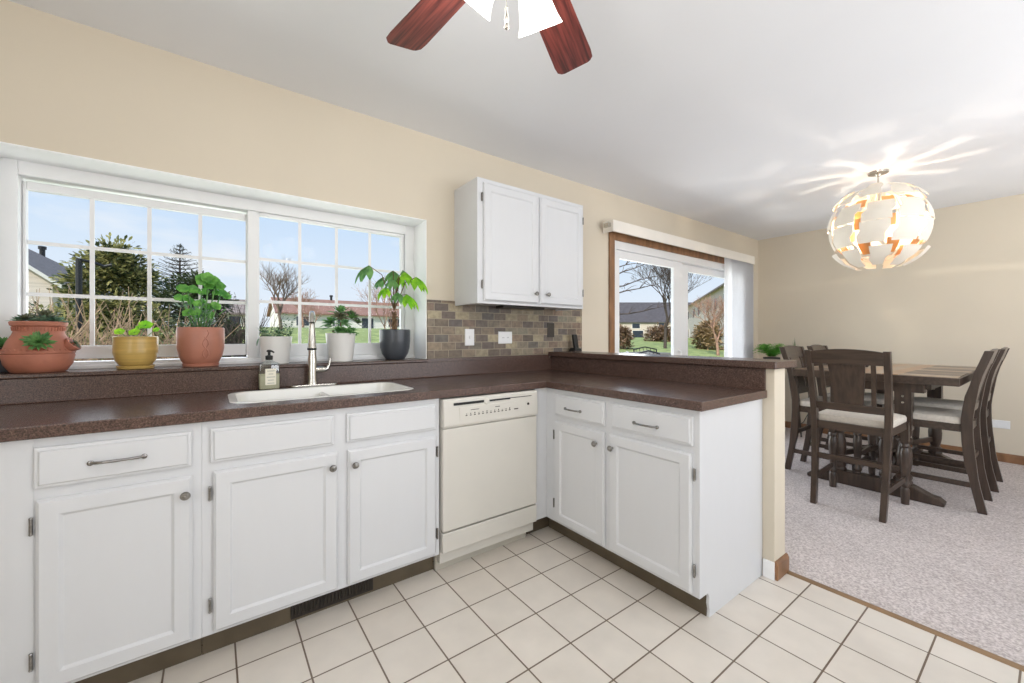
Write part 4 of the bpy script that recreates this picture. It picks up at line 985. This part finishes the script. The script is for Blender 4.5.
def bare_tree(name, label, x, y, h, spread, mt, seed, levels=4, r0=None, nb=3, trunk=.25, group=None, lean=0, z=None):
    r = random.Random(seed); z0 = gz(x, y) - .05 if z is None else z
    t = thing(name, label, 'tree', (x, y, z0), 0, group); tr = MB(); br = MB()
    r0 = r0 or h * .018
    def grow(p, d, L, rad, lv, mb):
        q = p; pts = [p]; dd = d
        for i in range(3):
            dd = (dd + Vector((r.uniform(-.12, .12), r.uniform(-.12, .12), .05))).normalized(); q = q + dd * L / 3; pts.append(q)
        mb.tube(pts, [rad, rad * .88, rad * .76, rad * .62], 5 if lv < 2 else 3)
        if lv >= levels: return
        n_ = nb + (1 if r.random() < .5 else 0)
        for k in range(n_):
            a = 2 * PI * (k + r.random() * .6) / n_; sp_ = spread * r.uniform(.7, 1.2)
            o = dd.orthogonal().normalized(); o2 = dd.cross(o)
            nd = (dd + (o * math.cos(a) + o2 * math.sin(a)) * sp_ + Vector((0, 0, .15))).normalized()
            st = pts[r.choice((2, 3, 3))]
            grow(st, nd, L * r.uniform(.62, .85), rad * .58, lv + 1, br)
    grow(Vector((x, y, z0)), Vector((lean, 0, 1)).normalized(), h * trunk, r0, 0, tr)
    tr.build('trunk', mt, t, smooth=True); br.build('branches', mt, t)
    return t
def blob_tree(name, label, cat, x, y, rx, ry, h, n_, leafL, mt, seed, cone=.0, trunk_mt='bark_dark', z=None, low=0, tag_group=None, dark=None):
    r = random.Random(seed); z0 = gz(x, y) - .05 if z is None else z
    t = thing(name, label, cat, (x, y, z0), 0, tag_group); g_ = MB(); g2 = MB()
    MB().tube([(x, y, z0), (x, y, z0 + h * .8)], [h * .03, h * .012], 7).build('trunk', trunk_mt, t)
    lumps = [(r.uniform(0, 2 * PI), r.random() ** .6, r.uniform(low, 1)) for _ in range(70)]
    for i in range(n_):
        A, q, hz = lumps[i % len(lumps)]
        prof = (1 - cone * hz) * math.sqrt(max(0.03, 1 - (abs(hz - .35) / .68) ** 2.2)) if cone < 1 else (1 - hz)
        c = Vector((x + math.cos(A) * q * rx * prof, y + math.sin(A) * q * ry * prof, z0 + h * (.05 + .93 * hz)))
        off = Vector((r.gauss(0, 1), r.gauss(0, 1), r.gauss(0, .8))) * rx * .10; d = (off + Vector((math.cos(A) * .4, math.sin(A) * .4, .25)) * rx * .12).normalized()
        tgt = g2 if (dark and i % 3 == 0) else g_
        tgt.leaf(c + off, d, Vector((r.uniform(-1, 1), r.uniform(-1, 1), 1)), leafL * r.uniform(.6, 1.4), leafL * .45, .1)
    g_.build('foliage', mt, t)
    if dark: g2.build('dark_foliage', dark, t)
    else: g2.bm.free()
    return t
def house(name, label, cx, cy, rz, L, W_, He, Hr, wall, roof, wins, z=None, chim=None, over=.35):
    """gable house: ridge along local x; wins = list of (face, u, z, w, h)"""
    z0 = (gz(cx, cy) if z is None else z); t = thing(name, label, 'building', (0, 0, 0))
    b = MB().prism([(-W_ / 2, -1.5), (W_ / 2, -1.5), (W_ / 2, He), (0, Hr), (-W_ / 2, He)], 'x', -L / 2, L / 2); b.build('walls', wall, t)
    r = MB(); k = (Hr - He) / (W_ / 2)
    for s_ in (-1, 1):
        e_ = W_ / 2 + over
        r.prism([(s_ * e_, He - k * over), (0, Hr), (0, Hr + .16), (s_ * e_, He - k * over + .16)], 'x', -L / 2 - over, L / 2 + over)
    rf = r.build('roof', roof, t)
    for i in (0, 1):
        MB().rings([[(sx, s_ * (W_ / 2 + over + .01), He - k * over - .02), (sx, s_ * (W_ / 2 + over + .01), He - k * over + .15), (sx, 0, Hr + .17), (sx, 0, Hr - .03)] for sx in ((-L / 2 - over - .04, -L / 2 - over) if i == 0 else (L / 2 + over, L / 2 + over + .04)) for s_ in (-1,)]).build('bargeboard', 'siding_white', rf)
    for f, u, zz, w_, h_ in wins:
        m1_ = MB(); m2_ = MB()
        if f in '-+':
            yy = (W_ / 2) * (1 if f == '+' else -1); o_ = .04 * (1 if f == '+' else -1)
            m1_.box(u - w_ / 2 - .08, u + w_ / 2 + .08, yy, yy + o_, zz - .08, zz + h_ + .08); m2_.box(u - w_ / 2, u + w_ / 2, yy + o_, yy + o_ * 1.3, zz, zz + h_)
        else:
            xx = (L / 2) * (1 if f == 'e' else -1); o_ = .04 * (1 if f == 'e' else -1)
            m1_.box(xx, xx + o_, u - w_ / 2 - .08, u + w_ / 2 + .08, zz - .08, zz + h_ + .08); m2_.box(xx + o_, xx + o_ * 1.3, u - w_ / 2, u + w_ / 2, zz, zz + h_)
        fr = m1_.build('window', 'siding_white', t); m2_.build('pane', 'house_window', fr)
    if chim:
        MB().tube([(chim[0], chim[1], Hr - .6), (chim[0], chim[1], Hr + .55)], .14, 8).tube([(chim[0], chim[1], Hr + .55), (chim[0], chim[1], Hr + .75)], .20, 8).build('flue', 'blackmetal', t)
    t.location = (cx, cy, z0); t.rotation_euler = (0, 0, rz)
    return t
# left pane: grey-roofed house with pale gable; ridge runs away along y
house('house', 'pale-sided house with grey shingle roof seen through the left window pane', -9.23, 37, PI / 2, 26, 7.0, 2.63, 5.5, 'siding', 'roof_grey', [('w', 1.2, .3, 1.0, 1.2)], z=.95, chim=(1.0, 0))
# hook pole
t = thing('feeder_pole', 'black pole with a short hooked arm in the garden outside the left pane', 'pole', (-1.94, 8, gz(-1.94, 8)))
MB().tube([(-1.94, 8, gz(-1.94, 8) - .05), (-1.94, 8, 2.57)], .045, 8).build('pole', 'blackmetal', t)
MB().tube([(-1.94, 8, 2.55), (-1.75, 8.0, 2.52), (-1.62, 8, 2.46), (-1.52, 8, 2.50)], .03, 6).build('arm', 'blackmetal', t)
blob_tree('evergreen_bush', 'broad yellow-green evergreen bush outside the left half of the kitchen window', 'bush', -2.15, 12.9, 1.5, 1.1, 3.2, 9500, .15, 'evergreen', 41, cone=.62, dark='evergreen_dark', low=.1)
blob_tree('evergreen_bush', 'dark rounded evergreen bush right of the broad one, below the spruce', 'bush', -.45, 15.2, 1.3, .9, 2.5, 6000, .15, 'evergreen_dark', 43, cone=.2, low=.05)
blob_tree('evergreen_bush', 'low spreading evergreen bush at the foot of the pale house', 'bush', -3.75, 15.2, 1.1, .8, 1.35, 1800, .15, 'evergreen', 44, cone=.1, dark='evergreen_dark', low=.1)
# spruce
t = thing('spruce_tree', 'sparse grey spruce with tiered branches rising behind the evergreen bushes', 'tree', (-1.9, 34, gz(-1.9, 34)))
z0 = gz(-1.9, 34); x0_, y0_ = -1.9, 34; H = 7.6 - z0; s_ = MB(); g_ = MB(); rs_ = random.Random(51)
s_.tube([(x0_, y0_, z0 - .1), (x0_, y0_, z0 + H)], [.16, .02], 6)
for i in range(20):
    q = i / 19; zz = z0 + H * (.12 + .86 * q); R = 3.1 * (1 - q) ** .85 + .12
    for k in range(8):
        A = k * 2 * PI / 8 + i * .7 + rs_.uniform(-.2, .2); tip = Vector((x0_ + R * math.cos(A), y0_ + R * math.sin(A), zz + R * .22)); b_ = Vector((x0_, y0_, zz - .05))
        s_.tube([b_, b_.lerp(tip, .5) + Vector((0, 0, -.06 * R)), tip], [.035, .022, .01], 3)
        for m_ in range(7):
            c = b_.lerp(tip, rs_.uniform(.3, 1)); g_.leaf(c, (rs_.uniform(-1, 1), rs_.uniform(-1, 1), rs_.uniform(-.3, .5)), (0, 0, 1), .24, .055)
s_.build('trunk', 'bark_dark', t); g_.build('foliage', 'spruce', t)
# twiggy shrubs
def twigs(label, x, y, w_, h_, n_, seed, mt='bark_pale', group='bare twiggy shrubs under the kitchen window'):
    r = random.Random(seed); z0 = gz(x, y) - .02; mb = MB()
    for i in range(n_):
        bx = x + r.uniform(-w_ / 2, w_ / 2) * .8; by = y + r.uniform(-.2, .2); p0 = Vector((bx, by, z0)); d = Vector((r.uniform(-.6, .6), r.uniform(-.3, .3), 1)).normalized(); L = h_ * r.uniform(.6, 1.05)
        p1 = p0 + d * L * .55; p2 = p1 + (d + Vector((r.uniform(-.5, .5), r.uniform(-.4, .4), 0))).normalized() * L * .45
        mb.tube([p0, p1, p2], [.012, .008, .004], 4)
        for k in range(3):
            q = p0.lerp(p1, r.uniform(.4, 1)); mb.tube([q, q + Vector((r.uniform(-.7, .7), r.uniform(-.4, .4), r.uniform(.2, .8))) * L * .35], [.008, .003], 3)
    return solo(mb, 'twiggy_shrub', mt, label, 'shrub', group)
twigs('bare tan twiggy shrub outside, directly behind the wide terracotta planter', -2.25, 6.0, .8, 1.85, 95, 61)
twigs('bare tan twiggy shrub outside, between terracotta planter and ochre pot', -1.75, 7.3, .8, 2.1, 95, 62)
twigs('bare tan twiggy shrub outside, between ochre pot and smooth terracotta pot', -.75, 8.6, 1.1, 1.9, 95, 63)
twigs('bare brown shrub outside, just left of the window mullion', .62, 10.4, .8, 2.2, 80, 64, 'bark_dark')
house('house', 'small grey-blue house with red roof seen low beside the window mullion', 1.45, 42, 0, 2.4, 5, 2.0, 3.2, 'siding', 'roof_grey', [('-', 0, .6, .8, 1.1)], z=1.2)
# right pane
house('house', 'long white house under a reddish roof seen through the right window pane', 13.4, 52, 0, 15.5, 8, 1.9, 3.7, 'siding_white', 'roof_red', [('-', -5.2, .5, 1.6, 1.0), ('-', -1.6, .5, 1.2, 1.0), ('-', 1.8, -.1, 1.4, 1.6), ('-', 5.2, .5, 1.6, 1.0)], z=1.9, chim=(-1.5, 0))
bare_tree('bare_tree', 'bare forked tree outside the left part of the right window pane', 3.1, 24, 4.9, .62, 'bark', 71, 5, .10, 3, .24)
bare_tree('bare_tree', 'small bare reddish tree in front of the long white house', 4.4, 22, 2.6, .7, 'bark_red', 72, 5, .06, 3, .2)
bare_tree('bare_tree', 'slim bare sapling outside, just left of the charcoal pot', 3.95, 8.5, 3.1, .55, 'bark_red', 74, 5, .045, 3, .28)
bare_tree('bare_tree', 'bare tan tree outside just behind the low-sprig white pot', 5.2, 30, 4.2, .75, 'bark_red', 75, 5, .09, 3, .22)
# seen through the sliding door
def ang(u): return None
house('townhouse', 'tan townhouse with dark roof seen through the left glass of the sliding door', 77.3, 52.3, math.radians(-36.5), 27, 9, 3.6, 7.8, 'siding_tan', 'roof_dark',
      [('-', -9, 2.1, 1.8, 1.0), ('-', -9, .0, 1.6, 1.2), ('-', -3.4, 2.1, 1.6, 1.0), ('-', -3.0, -.2, 2.2, 1.8), ('-', 2.2, 2.1, 1.6, 1.1), ('-', 2.2, .0, 1.4, 1.3), ('-', 7.5, 1.9, 2.4, 1.4), ('-', 8, -.2, 1.8, 1.3)], z=.8)
house('townhouse', 'pale brick townhouse with rising eave seen through the right glass of the sliding door', 48.7, 18.9, math.radians(36.2), 37, 9, 4.9, 7.4, 'siding', 'roof_grey',
      [(f_, u_, z_, 1.3, 1.1) for f_ in '+' for u_ in (-14, -9.5, -5, 1.5, 6, 12) for z_ in (.4, 3.0)], z=.7)
bare_tree('bare_tree', 'dark bare tree at the right edge of the door\'s left glass', 25.2, 13.8, 9.2, .6, 'bark_dark', 81, 6, .12, 3, .24)
bare_tree('bare_tree', 'bare round-headed tree on the lawn through the right door glass', 24.1, 9.6, 6.0, .7, 'bark_red', 82, 6, .10, 3, .2)
t = thing('bare_tree', 'bare tree whose long limbs reach in at the upper left of the door glass', 'tree', (8.4, 5.6, gz(8.4, 5.6) - .05))
z0 = gz(8.4, 5.6) - .05; tr = MB(); br = MB(); rl = random.Random(86)
tr.tube([(8.4, 5.6, z0), (8.38, 5.62, 1.6), (8.45, 5.55, 3.4), (8.4, 5.6, 5.2)], [.15, .12, .10, .05], 8)
for zb, rise, L in ((1.75, .35, 2.6), (2.05, .55, 2.3), (2.35, .5, 2.2), (2.6, .75, 2.3), (2.9, .6, 2.0), (3.3, .9, 1.8)):
    pts = [Vector((8.42, 5.58, zb))]
    for i in range(6): pts.append(pts[-1] + Vector((.804 * L / 6, -.594 * L / 6 + rl.uniform(-.08, .08), rise / 6 + rl.uniform(-.05, .06))))
    br.tube(pts, [.035, .028, .022, .018, .013, .009, .005], 5)
    for i in range(2, 7):
        for k in range(3):
            q = pts[i]; d = Vector((rl.uniform(.1, .7), rl.uniform(-.6, .3), rl.uniform(-.25, .5))); e_ = q + d * .55; br.tube([q, q + d * .3 + Vector((0, 0, .03)), e_], [.010, .007, .003], 3)
tr.build('trunk', 'bark_dark', t, smooth=True); br.build('branches', 'bark_dark', t)
bare_tree('bare_tree', 'faint distant bare tree above the tan townhouse roof', 66, 66, 13, .6, 'bark', 84, 5, .22, 3, .25)
blob_tree('hedge', 'clipped brown hedge on the lawn in front of the tan townhouse', 'hedge', 35.7, 21, 2.0, 1.0, 1.3, 2600, .26, 'hedge', 91, cone=0, low=.0)
blob_tree('shrub', 'small brown shrub on the lawn at the left edge of the door glass', 'shrub', 20.4, 13.6, .6, .6, 1.3, 1200, .2, 'hedge', 92, cone=.3)
blob_tree('shrub', 'straw-coloured shrub at the foot of the pale brick townhouse', 'shrub', 29.5, 13.0, 1.3, .9, 1.9, 2200, .3, 'straw', 93, cone=.2)
# patio furniture seen low through the door
def patio_chair(loc, rz, label, first=None):
    if first: return dup(first, loc, rz, label, 'black metal patio chairs')
    t = thing('patio_chair', label, 'chair', (0, 0, 0), 0, 'black metal patio chairs')
    for s_ in (-1, 1):
        MB().tube([(s_ * .26, .26, 0), (s_ * .25, .22, .42), (s_ * .25, -.22, .42), (s_ * .27, -.28, 0)], .014, 6).build('leg', 'blackmetal', t)
        MB().tube([(s_ * .25, -.22, .42), (s_ * .25, -.30, 1.0)], .014, 6).tube([(s_ * .25, -.26, .66), (s_ * .27, .2, .66), (s_ * .25, .22, .42)], .012, 6).build('arm', 'blackmetal', t)
    w = MB(); [w.box(-.25, .25, -.22 + i * .055, -.18 + i * .055, .42, .43) for i in range(8)]; w.build('seat', 'blackmetal', t)
    w = MB(); w.tube([(-.25, -.30, 1.0), (0, -.31, 1.05), (.25, -.30, 1.0)], .014, 6)
    for i in range(6): xx = -.2 + i * .08; w.tube([(xx, -.23, .44), (xx, -.305, 1.02)], .007, 5)
    w.build('backrest', 'blackmetal', t)
    t.location = loc; t.rotation_euler = (0, 0, rz); return t
pc0 = patio_chair((4.6, 1.5, -.10), .9, 'black metal patio chair at the left edge of the sliding door glass')
patio_chair((5.6, 1.75, -.10), -.2, 'black metal patio chair nearer the middle of the door glass', pc0)
patio_chair((7.3, 2.6, -.10), 2.6, 'black metal patio chair seen low in the right door glass', pc0)
t = thing('patio_table', 'pale square patio table with black legs outside the sliding door', 'table', (6.5, 2.2, -.10))
MB().box(6.05, 6.95, 1.85, 2.6, .84, .87).build('tabletop', 'patio', t, bevel=.005)
for a, b in ((6.1, 1.9), (6.9, 1.9), (6.1, 2.55), (6.9, 2.55)): MB().tube([(a, b, -.1), (a, b, .84)], .018, 6).build('leg', 'blackmetal', t)
